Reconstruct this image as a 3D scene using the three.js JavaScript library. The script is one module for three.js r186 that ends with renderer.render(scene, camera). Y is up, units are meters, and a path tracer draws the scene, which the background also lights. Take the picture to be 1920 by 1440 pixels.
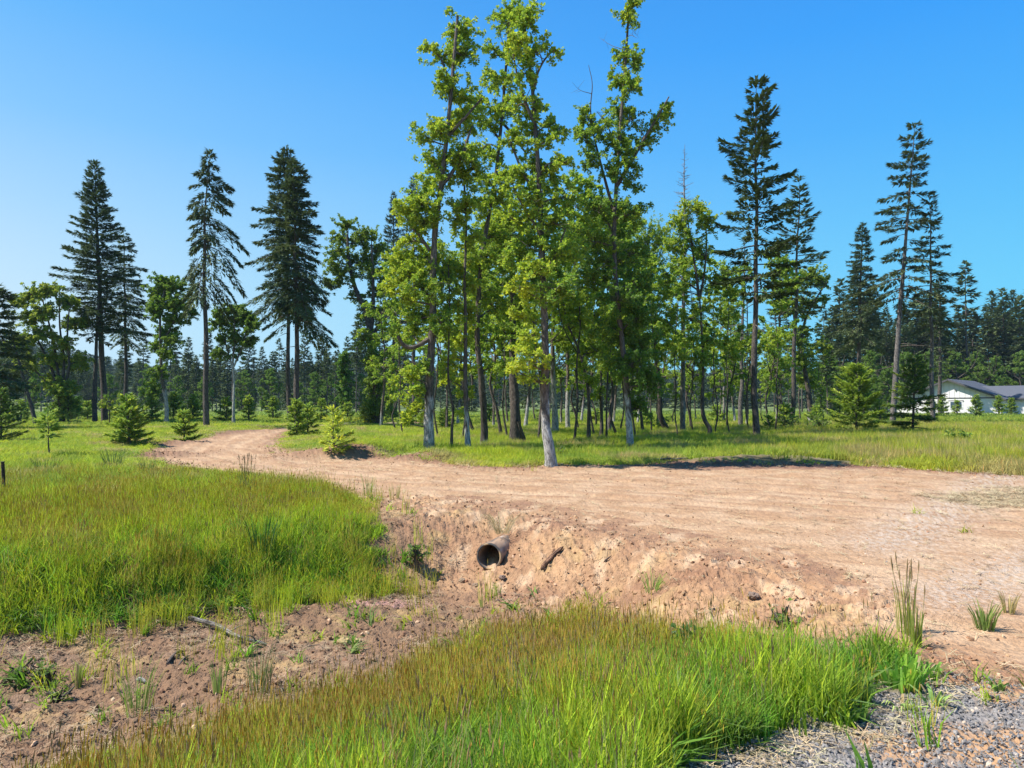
import * as THREE from 'three';
import { createNoise2D, createNoise3D } from 'simplex-noise';

// ---------------------------------------------------------------- camera, sky, sun, exposure
const F = 1280, EYE = 1.7, PITCH = Math.atan(40 / F);
const scene = new THREE.Scene();
const camera = new THREE.PerspectiveCamera(2 * Math.atan(720 / F) * 180 / Math.PI, 4 / 3, 0.1, 3000);
camera.position.set(0, EYE, 0);
camera.rotation.x = PITCH;
camera.updateMatrixWorld(true);
const renderer = new THREE.WebGLRenderer({ antialias: true });
renderer.toneMapping = THREE.LinearToneMapping;
renderer.toneMappingExposure = 1.85;
renderer.shadowMap.enabled = true;
const SUN = new THREE.Vector3(-0.63, 0.90, 0.06).normalize();
const sun = new THREE.DirectionalLight(0xfff8ee, 5);
sun.name = 'sun';
sun.position.copy(SUN).multiplyScalar(120);
sun.castShadow = true;
sun.shadow.mapSize.set(4096, 4096);
Object.assign(sun.shadow.camera, { left: -90, right: 90, top: 90, bottom: -90, near: 1, far: 400 });
scene.add(sun); scene.add(sun.target);
{
  const W = 1024, H = 512, a = new Float32Array(W * H * 4), E = renderer.toneMappingExposure;
  // radiance by elevation: clear spring sky, pale at the horizon, deep blue overhead
  const stops = [[0, .68, .87, 1.0], [5, .58, .82, 1.0], [9, .46, .75, 1.0], [14, .31, .64, 1.0], [20, .165, .51, 1.0], [27, .08, .40, .98], [36, .04, .29, .86], [60, .024, .18, .62], [90, .02, .14, .52]];
  const sm = (x) => x * x * (3 - 2 * x);
  for (let r = 0; r < H; r++) {
    const el = ((r + .5) / H - .5) * 180, e = Math.max(0, el);
    let k = 0; while (k < stops.length - 2 && stops[k + 1][0] < e) k++;
    const A = stops[k], B = stops[k + 1], f = Math.min(1, Math.max(0, (e - A[0]) / (B[0] - A[0])));
    const up = el * Math.PI / 180;
    for (let c = 0; c < W; c++) {
      const az = ((c + .5) / W - .5) * 2 * Math.PI, x = Math.cos(az) * Math.cos(up), z = Math.sin(az) * Math.cos(up), y = Math.sin(up);
      const cs = x * SUN.x + y * SUN.y + z * SUN.z, g = .5 + .5 * cs, w = Math.pow(g, 3);
      const o = (r * W + c) * 4, gain = [0.20 + 2.75 * w, 0.80 + 0.75 * w, 0.985 + 0.05 * w];
      for (let i = 0; i < 3; i++) a[o + i] = (el < 0 ? [.20, .22, .16][i] : (A[i + 1] + (B[i + 1] - A[i + 1]) * f) * gain[i]) / E;
      a[o + 3] = 1;
    }
  }
  const t = new THREE.DataTexture(a, W, H, THREE.RGBAFormat, THREE.FloatType);
  t.mapping = THREE.EquirectangularReflectionMapping; t.magFilter = THREE.LinearFilter; t.needsUpdate = true;
  scene.background = t; scene.environment = t;
}

// ---------------------------------------------------------------- helpers
const V = (x, y, z) => new THREE.Vector3(x, y, z);
const rng = (s) => { let a = s | 0; return () => { a = (a + 0x6d2b79f5) | 0; let t = Math.imul(a ^ (a >>> 15), 1 | a); t = (t + Math.imul(t ^ (t >>> 7), 61 | t)) ^ t; return ((t ^ (t >>> 14)) >>> 0) / 4294967296; }; };
const N2 = createNoise2D(rng(11)), N3 = createNoise3D(rng(12));
const clamp = (x, a = 0, b = 1) => Math.min(b, Math.max(a, x));
const sstep = (a, b, x) => { const t = clamp((x - a) / (b - a)); return t * t * (3 - 2 * t); };
const lerp = (a, b, t) => a + (b - a) * t;
const mix3 = (a, b, t) => [lerp(a[0], b[0], t), lerp(a[1], b[1], t), lerp(a[2], b[2], t)];
const fbm = (x, y, o = 4) => { let s = 0, a = .5, f = 1; for (let i = 0; i < o; i++) { s += a * N2(x * f, y * f); f *= 2.03; a *= .5; } return s; };
// a photograph pixel (1920 x 1440) at depth d metres in front of the eye
function P(px, py, d) {
  const v = V((px - 960) / F, -(py - 720) / F, -1).applyQuaternion(camera.quaternion);
  v.multiplyScalar(d / -v.z); v.y += EYE; return v;
}
const used = new Map();
function numbered(name) { const n = used.get(name) || 0; used.set(name, n + 1); return n ? name + '_' + String(n).padStart(3, '0') : name; }
function tag(o, label, category, group, kind) {
  if (label) o.userData.label = label;
  if (category) o.userData.category = category;
  if (group) o.userData.group = group;
  if (kind) o.userData.kind = kind;
  return o;
}
function mesh(name, geo, mat, parent, kind) {
  const m = new THREE.Mesh(geo, mat); m.castShadow = m.receiveShadow = true;
  m.name = parent ? name : numbered(name); (parent || scene).add(m);
  if (kind) m.userData.kind = kind;
  return m;
}
function thing(name, label, category, pos, group) {
  const o = new THREE.Group(); o.name = numbered(name); scene.add(o);
  if (pos) o.position.copy(pos);
  return tag(o, label, category, group);
}
function dup(src, label, pos, turn = 0, s = 1, group, sy = s) {
  const r = src.clone(); r.name = numbered(src.name.replace(/_\d{3}$/, '')); r.userData = { ...src.userData };
  scene.add(r); r.position.copy(pos); r.rotation.y = turn; r.scale.set(s, sy, s);
  if (label) r.userData.label = label; if (group) r.userData.group = group;
  return r;
}
// collects triangles
class Geo {
  constructor(smooth = false, uv = false) { this.p = []; this.c = []; this.i = []; this.n = smooth ? [] : null; this.uv = uv ? [] : null; }
  v(x, y, z, c) { this.p.push(x, y, z); this.c.push(c[0], c[1], c[2]); return this.p.length / 3 - 1; }
  get tris() { return this.i.length / 3; }
  build() {
    const g = new THREE.BufferGeometry();
    g.setAttribute('position', new THREE.BufferAttribute(new Float32Array(this.p), 3));
    g.setAttribute('color', new THREE.BufferAttribute(new Float32Array(this.c), 3));
    if (this.n) g.setAttribute('normal', new THREE.BufferAttribute(new Float32Array(this.n), 3));
    if (this.uv) g.setAttribute('uv', new THREE.BufferAttribute(new Float32Array(this.uv), 2));
    g.setIndex(this.p.length / 3 > 65535 ? new THREE.BufferAttribute(new Uint32Array(this.i), 1) : new THREE.BufferAttribute(new Uint16Array(this.i), 1));
    return g;
  }
}
function smooth(pts, step) {
  const c = new THREE.CatmullRomCurve3(pts, false, 'centripetal'); const n = Math.max(2, Math.ceil(c.getLength() / step));
  return c.getSpacedPoints(n);
}
// tapered tube with rough outline; rad(u) radius, col(u, angle, point) colour
function tube(g, pts, rad, sides, col, rough = 0, seed = 0) {
  const n = pts.length; let nx = V(1, 0, 0); const t = V(), b = V(), q = V(); let first = 0, len = 0;
  for (let k = 0; k < n; k++) {
    t.subVectors(pts[Math.min(n - 1, k + 1)], pts[Math.max(0, k - 1)]).normalize();
    if (k === 0 && Math.abs(t.x) > .9) nx = V(0, 0, 1);
    nx = nx.clone().addScaledVector(t, -nx.dot(t)).normalize(); b.crossVectors(t, nx);
    const u = k / (n - 1), r0 = rad(u); if (k) len += pts[k].distanceTo(pts[k - 1]);
    for (let s = 0; s <= sides; s++) {
      const a = (s % sides) / sides * Math.PI * 2, ca = Math.cos(a), sa = Math.sin(a);
      const r = r0 * (1 + (rough ? rough * N3(ca * 1.5 + seed, sa * 1.5, len * 1.6) : 0));
      q.copy(pts[k]).addScaledVector(nx, ca * r).addScaledVector(b, sa * r);
      const i = g.v(q.x, q.y, q.z, col(u, a, q));
      if (g.n) g.n.push(nx.x * ca + b.x * sa, nx.y * ca + b.y * sa, nx.z * ca + b.z * sa);
      if (g.uv) g.uv.push(s / sides * Math.max(1, Math.round(r0 * 12)) * .5, len);
      if (k === 0 && s === 0) first = i;
    }
  }
  const w = sides + 1;
  for (let k = 0; k < n - 1; k++) for (let s = 0; s < sides; s++) {
    const i = first + k * w + s; g.i.push(i, i + 1, i + w, i + 1, i + w + 1, i + w);
  }
}
const _s = V(), _q = V();
function leaf(g, p, dir, nrm, L, W, c, wide = .58) {
  _s.crossVectors(dir, nrm).normalize();
  const a = g.v(p.x, p.y, p.z, c);
  _q.copy(p).addScaledVector(dir, L * wide).addScaledVector(_s, W / 2).addScaledVector(nrm, W * .16); const r = g.v(_q.x, _q.y, _q.z, c);
  _q.copy(p).addScaledVector(dir, L); const t = g.v(_q.x, _q.y, _q.z, c);
  _q.copy(p).addScaledVector(dir, L * wide).addScaledVector(_s, -W / 2).addScaledVector(nrm, W * .16); const l = g.v(_q.x, _q.y, _q.z, c);
  g.i.push(a, r, t, a, t, l);
}
const rdir = (R, up = 0) => { const v = V(R() * 2 - 1, R() * 2 - 1 + up, R() * 2 - 1); return v.lengthSq() < .01 ? V(0, 1, 0) : v.normalize(); };
const jit = (c, R, k = .2) => { const f = 1 + (R() - .5) * 2 * k; return [c[0] * f * (1 + (R() - .5) * k), c[1] * f, c[2] * f]; };
function noiseTex(size, fn, srgb) {
  const d = new Uint8Array(size * size * 4);
  for (let y = 0; y < size; y++) for (let x = 0; x < size; x++) { const v = fn(x / size, y / size), o = (y * size + x) * 4; for (let k = 0; k < 3; k++) d[o + k] = clamp(Array.isArray(v) ? v[k] : v) * 255; d[o + 3] = 255; }
  const t = new THREE.DataTexture(d, size, size); t.wrapS = t.wrapT = THREE.RepeatWrapping; t.magFilter = THREE.LinearFilter; t.needsUpdate = true;
  if (srgb) t.colorSpace = THREE.SRGBColorSpace; return t;
}
// tiling noise on a torus
const tile = (u, v, f, s = 0) => { const a = u * 2 * Math.PI, b = v * 2 * Math.PI, r = f / (2 * Math.PI); return .5 * (N3(Math.cos(a) * r + s, Math.sin(a) * r, Math.cos(b) * r * 1.1 + s * 2) + N3(Math.sin(b) * r + 7 + s, Math.cos(a) * r - 3, Math.sin(a) * r + Math.cos(b) * r)); };
const grainTex = noiseTex(512, (u, v) => { const n = .5 * tile(u, v, 30) + .5 * tile(u, v, 90, 5) + .35 * tile(u, v, 200, 9); return .84 + .3 * n; });
const bumpTex = noiseTex(512, (u, v) => { const n = .5 * tile(u, v, 24, 3) + .5 * tile(u, v, 70, 6) + .4 * tile(u, v, 170, 1); return .5 + .5 * n; });
const barkTex = noiseTex(256, (u, v) => { const n = tile(u, v * .25, 16, 2) + .6 * tile(u, v * .3, 40, 4) + .5 * tile(u, v, 60, 8); return clamp(.55 + .45 * n); });
const soil = (o) => new THREE.MeshStandardMaterial({ roughness: 1, vertexColors: true, map: grainTex, bumpMap: bumpTex, bumpScale: .02, ...o });
const M = {
  dirt: soil({ bumpScale: .018 }), ditch: soil({ bumpScale: .025 }), meadow: soil({ bumpScale: .03 }), gravel: soil({ bumpScale: .02 }),
  bark: new THREE.MeshStandardMaterial({ roughness: .95, vertexColors: true, bumpMap: barkTex, bumpScale: .03, map: barkTex }),
  twig: new THREE.MeshStandardMaterial({ roughness: .95, vertexColors: true }),
  leaf: new THREE.MeshPhysicalMaterial({ roughness: 1, vertexColors: true, transmission: .5, thickness: 0, specularIntensity: .5, side: THREE.DoubleSide }),
  youngNeedle: new THREE.MeshPhysicalMaterial({ roughness: 1, vertexColors: true, transmission: .42, thickness: 0, specularIntensity: .4, side: THREE.DoubleSide }),
  needle: new THREE.MeshPhysicalMaterial({ roughness: 1, vertexColors: true, transmission: .2, thickness: 0, specularIntensity: .4, side: THREE.DoubleSide }),
  grass: new THREE.MeshPhysicalMaterial({ roughness: 1, vertexColors: true, transmission: .5, thickness: 0, specularIntensity: .35, side: THREE.DoubleSide }),
  stone: new THREE.MeshStandardMaterial({ roughness: .95, vertexColors: true }),
  dry: new THREE.MeshStandardMaterial({ roughness: 1, vertexColors: true, side: THREE.DoubleSide }),
};

// ---------------------------------------------------------------- terrain
// s runs along the county road whose edge the eye stands on, t away from it into the land
const st = (x, z) => [.81 * x - .585 * z, -.585 * x - .81 * z];
const xz = (s, t) => [.81 * s - .585 * t, -.585 * s - .81 * t];
const roadPoly = [[2.38, -4.55], [1.7, -4.8], [1.31, -5.26], [.95, -6.9], [.85, -7.7], [.2, -9.4], [-1.6, -10.6], [-2.7, -11.9], [-3.9, -13.4], [-6.2, -15.6], [-8.6, -17.4], [-12.3, -22.4], [-14.6, -28], [-15.6, -31.5], [-16.9, -39.6], [-17.7, -47], [-17.8, -54], [-15, -60.5], [-8, -63], [0, -63], [10, -64],
  [10, -60.5], [0, -60], [-8, -59], [-13.3, -56], [-15.2, -51], [-14.2, -43.5], [-12, -36], [-9.9, -29.5], [-8.6, -26], [-6.8, -23.6], [-3, -21.2], [-.9, -18.8], [4.6, -20.2], [9.9, -19.6], [12.6, -16.2], [15.5, -14], [22, -16], [24, -18], [16, -12], [12.5, -10], [7.63, -6.5], [3.6, -3.6], [2.9, -3.9]];
const ditchPoly = [[-14, 3.6], [-14, 8.3], [-6, 8.3], [-2, 8.3], [1.5, 8.15], [3.2, 7.95], [3.8, 7.9], [4.1, 8.8], [4.5, 10.2], [4.8, 11.5], [7, 11], [7.5, 10], [8, 5.5], [6.6, 3.2], [4.7, 2.5], [4.2, 3.2], [4.3, 4.0], [4.75, 5.0], [4.95, 5.55], [3.6, 5.3], [2, 4.75], [0, 4.2], [-3, 3.75]].map(([s, t]) => xz(s, t));
function sdPoly(poly, x, z) {
  let d = 1e9, inside = false;
  for (let i = 0, j = poly.length - 1; i < poly.length; j = i++) {
    const [ax, az] = poly[j], [bx, bz] = poly[i], ex = bx - ax, ez = bz - az, wx = x - ax, wz = z - az, h = clamp((wx * ex + wz * ez) / (ex * ex + ez * ez));
    const dx = wx - ex * h, dz = wz - ez * h; d = Math.min(d, dx * dx + dz * dz);
    if ((az > z) !== (bz > z) && x < (bx - ax) * (z - az) / (bz - az) + ax) inside = !inside;
  }
  return (inside ? -1 : 1) * Math.sqrt(d);
}
// centre line of the drive, for wheel ruts
const center = [[13, -8], [7.5, -11.5], [2, -14.6], [-2.5, -16.6], [-7.4, -20.4], [-11, -25.2], [-13, -31], [-14.6, -38], [-16, -45], [-16.4, -51], [-14.2, -57.2], [-8, -60.9], [0, -61.5], [10, -62]];
function lateral(x, z) {
  let best = 1e9, out = 0, along = 0, acc = 0;
  for (let i = 0; i < center.length - 1; i++) {
    const [ax, az] = center[i], [bx, bz] = center[i + 1], ex = bx - ax, ez = bz - az, l = Math.hypot(ex, ez), h = clamp(((x - ax) * ex + (z - az) * ez) / (l * l));
    const dx = x - ax - ex * h, dz = z - az - ez * h, q = dx * dx + dz * dz;
    if (q < best) { best = q; out = (ex * dz - ez * dx) / l; along = acc + h * l; }
    acc += l;
  }
  return [out, along];
}
function classify(x, z) {
  const [s, t] = st(x, z), j = .22 * fbm(x * 1.3, z * 1.3, 3) + .12 * N2(x * 6, z * 6);
  const far = Math.hypot(x, z);
  const road = far < 90 ? sdPoly(roadPoly, x, z) + j * (1 + far * .02) : 50, ditch = far < 25 ? sdPoly(ditchPoly, x, z) + j : 50;
  return { s, t, road, ditch, dirt: Math.min(road, ditch), gravel: t - 2.0 + .7 * sstep(4.2, 5.4, s) + .25 * fbm(x * 1.1 + 9, z * 1.1, 3) };
}
const gauss = (x, z, cx, cz, rx, rz, a = 0) => { const c = Math.cos(a), n = Math.sin(a), dx = x - cx, dz = z - cz, u = (dx * c + dz * n) / rx, v = (-dx * n + dz * c) / rz; return Math.exp(-(u * u + v * v)); };
function baseH(x, z) {
  const [s, t] = st(x, z), d = Math.hypot(x, z);
  let h = 0;
  const dp = t < 2.1 ? 0 : t < 6 ? -.64 * sstep(2.1, 5.6, t) : t < 7.8 ? -.64 - .03 * Math.sin((t - 6) / 1.8 * Math.PI) : -.64 + .62 * sstep(7.8, 9.3, t);
  const crest = 6.35 + .25 * N2(t * .5, 3), toe = 4.75;
  if (t > 2.1 && t < 9.6) h += dp * (1 - sstep(toe, crest, s)) * (1 + .08 * N2(x * .5, z * .5));
  // spoil heaped along the edges of the drive
  h += .42 * gauss(x, z, -5.2, -22.4, 2.3, .75, -.45) + .22 * gauss(x, z, -2.6, -20.9, 1.2, .6, -.2);
  h += .16 * gauss(x, z, -12.8, -22.6, .9, 2.4, .55) + .16 * gauss(x, z, -17.4, -40, .8, 6, .12) + .14 * gauss(x, z, -15.2, -29, .7, 3, .3);
  h += .22 * gauss(x, z, 7.5, -20.6, 2.8, .55, .02) + .5 * gauss(x, z, -12, -63.5, 5, .9, 0);
  h += .12 * fbm(x * .09, z * .09, 3) * sstep(11, 30, d) + .05 * fbm(x * .5, z * .5, 2) * sstep(9, 16, d);
  h += .12 * sstep(30, 110, d) * sstep(.35, .8, x / (d + .01)) ;
  // far hills
  { const a = Math.atan2(x, -z); h += sstep(330, 850, d) * (14 + 34 * Math.exp(-(((a + .66) / .13) ** 2)) + 26 * Math.exp(-(((a + .20) / .09) ** 2)) + 8 * N2(x * .006, z * .006)); }
  return h;
}
const heap = (x, z) => gauss(x, z, -5.2, -22.4, 2.5, .9, -.45) + gauss(x, z, -2.6, -20.9, 1.4, .8, -.2) + gauss(x, z, -12.6, -22.6, 1.1, 2.6, .55) + gauss(x, z, -17.2, -40, 1, 6, .12) + gauss(x, z, -14.8, -29, .9, 3.2, .3) + .8 * gauss(x, z, 7.5, -19.9, 3.4, .8, .02);
function microH(x, z, c) {
  const d = Math.hypot(x, z); if (d > 70) return 0;
  const m = c.dirt < 0 ? 1 : 0;
  let h = 0;
  if (c.gravel < 0 && c.t < 2.6) return .012 * N2(x * 25, z * 25) + .012 * fbm(x * 6, z * 6, 2);
  if (m) {
    const edge = 1 - sstep(.0, 1.3, -c.road), bank = c.ditch < .2 ? 1 - sstep(6, 7.2, c.s) : 0, rough = Math.max(edge, bank * .8, 1.7 * clamp(heap(x, z) * 1.5)) * .92 + .06;
    const n = fbm(x * 5, z * 5, 4), rid = 1 - Math.abs(N2(x * 3.1 + 4, z * 3.1)) ;
    h += rough * (.042 * n + .018 * rid * rid) + .0065 * N2(x * 19, z * 19) * rough + .004 * N2(x * 30, z * 30);
    const [l, al] = lateral(x, z);
    for (const o of [-1.9, -.55, .75, 2.1]) { const q = l - o + .18 * N2(al * .25, o); h -= .028 * Math.exp(-(q * q) / .05) * (1 - bank) * (.7 + .5 * N2(al * 3, o * 5)); h += .014 * Math.exp(-((Math.abs(q) - .34) ** 2) / .012) * (1 - bank); }
    // bucket scrapes on the bank
    if (bank) { const k = sstep(4.2, 5.2, c.s) * (1 - sstep(5.7, 6.7, c.s)); for (const [f, o, am] of [[.8, 7, .05], [1.7, 19, .022]]) { const v = N2(x * f + o, z * f * 1.3) * 1.9 + (c.s * .9 + c.t * .35) * f, fr = v - Math.floor(v); h += am * (sstep(0, .14, fr) - fr) * k; } }
  } else h += .05 * fbm(x * 2.3, z * 2.3, 3);
  return h;
}
const groundH = (x, z) => baseH(x, z) + microH(x, z, classify(x, z));
function groundAt(px, py) {
  let lo = 1.5; 
  for (let d = 1.5; d < 400; d *= 1.01) { const p = P(px, py, d); if (p.y < baseH(p.x, p.z)) { let a = lo, b = d; for (let k = 0; k < 20; k++) { const m = (a + b) / 2, q = P(px, py, m); if (q.y < baseH(q.x, q.z)) b = m; else a = m; } const q = P(px, py, b); q.y = groundH(q.x, q.z); return q; } lo = d; }
  const q = P(px, py, 400); q.y = groundH(q.x, q.z); return q;
}
function groundD(px, d) { const p = P(px, 760, d); p.y = groundH(p.x, p.z); return p; }

const COL = { dirt: [.395, .236, .126], pale: [.505, .345, .214], loam: [.265, .142, .08], ditch: [.185, .108, .06], dark: [.12, .07, .045], mulch: [.20, .095, .06], soilG: [.13, .115, .045], gravel: [.185, .172, .165], ochre: [.40, .27, .12], pinkish: [.5, .28, .25] };
function groundColor(x, z, c) {
  const n1 = fbm(x * .8, z * .8, 4), n2 = fbm(x * 4 + 8, z * 4, 3), n3 = N2(x * 14, z * 14);
  if (c.gravel < 0 && c.t < 2.7) {
    let q = mix3(COL.gravel, [.28, .26, .25], clamp(.4 + .8 * n3));
    q = mix3(q, COL.dirt, sstep(.05, .35, n1 + .25 - Math.abs(c.s - 3.6 - c.t) * .25)); return q;
  }
  if (c.dirt < 0) {
    const edge = 1 - sstep(.15, 1.2, -c.road);
    let q = mix3(COL.dirt, COL.pale, clamp(.28 + 1.1 * n1));
    if (c.ditch < 0 && c.s < 7.4) {
      q = mix3(COL.loam, COL.dirt, clamp(.5 + 1.1 * n1 + .3 * n2));
      q = mix3(q, COL.pale, sstep(.12, .42, fbm(x * 1.5 + 3, z * 1.5 + c.s, 3)) * .85 * sstep(4.4, 5.2, c.s));
      q = mix3(q, COL.ditch, (1 - sstep(3.9, 4.9, c.s)) * .9);
      q = mix3(q, COL.ochre, .6 * sstep(.2, .5, fbm(x * .9 + 20, z * .9, 3)) * (1 - sstep(5.5, 6.5, c.s)));
      q = mix3(q, [.23, .155, .105], .5 * sstep(.1, .5, fbm(x * .7 + 40, z * 1.2, 3)) * (1 - sstep(3.5, 5, c.s)));
    } else q = mix3(q, COL.loam, clamp(edge * 1.1 + .5 * n2 * edge));
    if (!(c.ditch < 0 && c.s < 7.4)) { const [l, al] = lateral(x, z), sk = N2(l * 3.2, al * .12) * .6 + N2(l * 9, al * .35) * .4; q = mix3(q, sk > 0 ? COL.pale : COL.loam, Math.abs(sk) * .5 * (1 - edge)); for (const o of [-1.9, -.55, .75, 2.1]) { const w = l - o + .18 * N2(al * .25, o); q = mix3(q, COL.pale, .55 * Math.exp(-w * w / .05) * (.6 + .6 * N2(al * .6, o * 7))); q = mix3(q, COL.loam, .4 * Math.exp(-((Math.abs(w) - .36) ** 2) / .01)); } }
    q = mix3(q, mix3(COL.loam, COL.dark, clamp(.2 + n2 + .4 * n3)), clamp(heap(x, z) * 1.6 + .4 * n2 - .1) * .85);
    q = mix3(q, COL.mulch, sstep(.25, .7, gauss(x, z, 7.0, -19.2, 4.2, 1.15, .02) + .3 * n2) * .85);
    // gravel tracked onto the apron
    const g = Math.exp(-((c.t - 4.2 - (c.s - 9) * .22) ** 2) / .35) * sstep(7.2, 9, c.s) + Math.exp(-((c.t - 2.7) ** 2) / .2) * sstep(5.5, 7, c.s);
    q = mix3(q, [.41, .34, .28], clamp(g * (.55 + .9 * n3)) * .8);
    q = mix3(q, [.52, .42, .25], .6 * sstep(.35, .8, gauss(x, z, 9.6, -12.3, 2.4, 1.5, -.3) + .35 * n2));
    q = mix3(q, COL.pinkish, .6 * sstep(.55, .9, gauss(x, z, -1.6, -8.2, .9, .22, -.1) + .4 * n3));
    const k = 1 + .16 * n3 + .14 * n2; return [q[0] * k, q[1] * k, q[2] * k];
  }
  const q = mix3(COL.soilG, [.2, .17, .08], clamp(.4 + n1)), e = 1 - sstep(.0, .35, c.dirt);
  const d = Math.hypot(x, z), far = sstep(40, 110, d);
  return mix3(mix3(q, COL.loam, e), [.13, .20, .035], far * (.8 + .2 * n1));
}
{
  const cols = [], rows = [];
  for (let a = -180; a < 180;) { cols.push(a * Math.PI / 180); const m = Math.abs(a); a += m < 41 ? .115 : m < 60 ? .6 : 5; }
  for (let q = 2176 / 1.3; q > 27;) { rows.push(2176 / q); q -= q > 900 ? 14 : q > 620 ? 5 : q > 400 ? 2.6 : 1.5; }
  for (let d = 84; d < 1700; d *= 1.05) rows.push(d);
  const nc = cols.length, nr = rows.length, pos = new Float32Array(nc * nr * 3), col = new Float32Array(nc * nr * 3), cls = new Uint8Array(nc * nr), uv = new Float32Array(nc * nr * 2);
  for (let r = 0; r < nr; r++) for (let k = 0; k < nc; k++) {
    const d = rows[r], x = Math.sin(cols[k]) * d, z = -Math.cos(cols[k]) * d, i = r * nc + k, c = classify(x, z), q = groundColor(x, z, c);
    pos.set([x, baseH(x, z) + microH(x, z, c), z], i * 3); col.set(q, i * 3); uv.set([x / 1.7, z / 1.7], i * 2);
    cls[i] = c.gravel < 0 && c.t < 2.7 ? 3 : c.dirt < 0 ? (c.ditch < c.road && c.s < 6.3 ? 2 : 1) : 0;
  }
  const nor = new Float32Array(pos.length), idx = [[], [], [], []];
  for (let r = 0; r < nr - 1; r++) for (let k = 0; k < nc; k++) {
    const k1 = (k + 1) % nc, a = r * nc + k, b = r * nc + k1, c = a + nc, d = b + nc;
    for (const [i, j, m] of [[a, b, c], [b, d, c]]) {
      const ux = pos[j * 3] - pos[i * 3], uy = pos[j * 3 + 1] - pos[i * 3 + 1], uz = pos[j * 3 + 2] - pos[i * 3 + 2], vx = pos[m * 3] - pos[i * 3], vy = pos[m * 3 + 1] - pos[i * 3 + 1], vz = pos[m * 3 + 2] - pos[i * 3 + 2];
      const x = uy * vz - uz * vy, y = uz * vx - ux * vz, z = ux * vy - uy * vx;
      for (const q of [i, j, m]) { nor[q * 3] += x; nor[q * 3 + 1] += y; nor[q * 3 + 2] += z; }
      idx[cls[i]].push(i, j, m);
    }
  }
  for (let i = 0; i < nor.length; i += 3) { const l = Math.hypot(nor[i], nor[i + 1], nor[i + 2]) || 1; nor[i] /= l; nor[i + 1] /= l; nor[i + 2] /= l; }
  ['meadow_ground', 'dirt_road', 'ditch_bed', 'gravel_shoulder'].forEach((name, c) => {
    const map = new Map(), p = [], n = [], q = [], w = [], ix = [];
    for (const i of idx[c]) {
      let m = map.get(i);
      if (m === undefined) { m = p.length / 3; map.set(i, m); for (let k = 0; k < 3; k++) { p.push(pos[i * 3 + k]); n.push(nor[i * 3 + k]); q.push(col[i * 3 + k]); } w.push(uv[i * 2], uv[i * 2 + 1]); }
      ix.push(m);
    }
    const g = new THREE.BufferGeometry();
    g.setAttribute('position', new THREE.Float32BufferAttribute(p, 3)); g.setAttribute('normal', new THREE.Float32BufferAttribute(n, 3));
    g.setAttribute('color', new THREE.Float32BufferAttribute(q, 3)); g.setAttribute('uv', new THREE.Float32BufferAttribute(w, 2)); g.setIndex(ix);
    const lab = ['green meadow ground under the grass and trees', 'tan bare earth driveway curving away between the trees', 'brown bare earth ditch running down from the culvert', 'grey gravel shoulder of the road at the camera'];
    tag(mesh(name, g, [M.meadow, M.dirt, M.ditch, M.gravel][c]), lab[c], null, null, 'structure');
  });
}
scene.fog = new THREE.FogExp2(0xb4cdea, 0.00012);

// ---------------------------------------------------------------- tree builders
const BARK = { oak: [.16, .132, .108], oakDark: [.12, .098, .08], lichen: [.60, .59, .56], fir: [.13, .108, .094], firGrey: [.20, .18, .17], snag: [.30, .27, .25], ivy: [.03, .07, .015] };
const LEAF = { oak: [.30, .43, .036], yellow: [.52, .58, .036], deep: [.12, .25, .028], dark: [.075, .16, .022], pale: [.19, .25, .07], fir: [.07, .115, .05], firWarm: [.13, .165, .055], firBlue: [.05, .085, .055], young: [.15, .25, .03], youngTip: [.32, .42, .05], shrub: [.095, .17, .035], grey: [.11, .14, .07] };
function barkCol(spec, R) {
  const sd = R() * 50, base = spec.bark || BARK.oak, lich = spec.lichen || 0;
  return (u, a, q) => {
    const n = N3(q.x * 3 + sd, q.y * 1.2, q.z * 3), m = N3(q.x * 9, q.y * 4 + sd, q.z * 9);
    let c = mix3(base, [base[0] * 1.7, base[1] * 1.65, base[2] * 1.6], clamp(.3 + .6 * n + .3 * m));
    if (lich) { const k = sstep(-.12, .12, lich - q.y + .5 * n + .35 * m - (spec.lichenBias || 0)); c = mix3(c, mix3(BARK.lichen, [.72, .71, .68], clamp(.5 + m)), k * .92); }
    return c;
  };
}
const along = (pts, u) => { const f = clamp(u) * (pts.length - 1), i = Math.min(pts.length - 2, Math.floor(f)); return pts[i].clone().lerp(pts[i + 1], f - i); };
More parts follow.
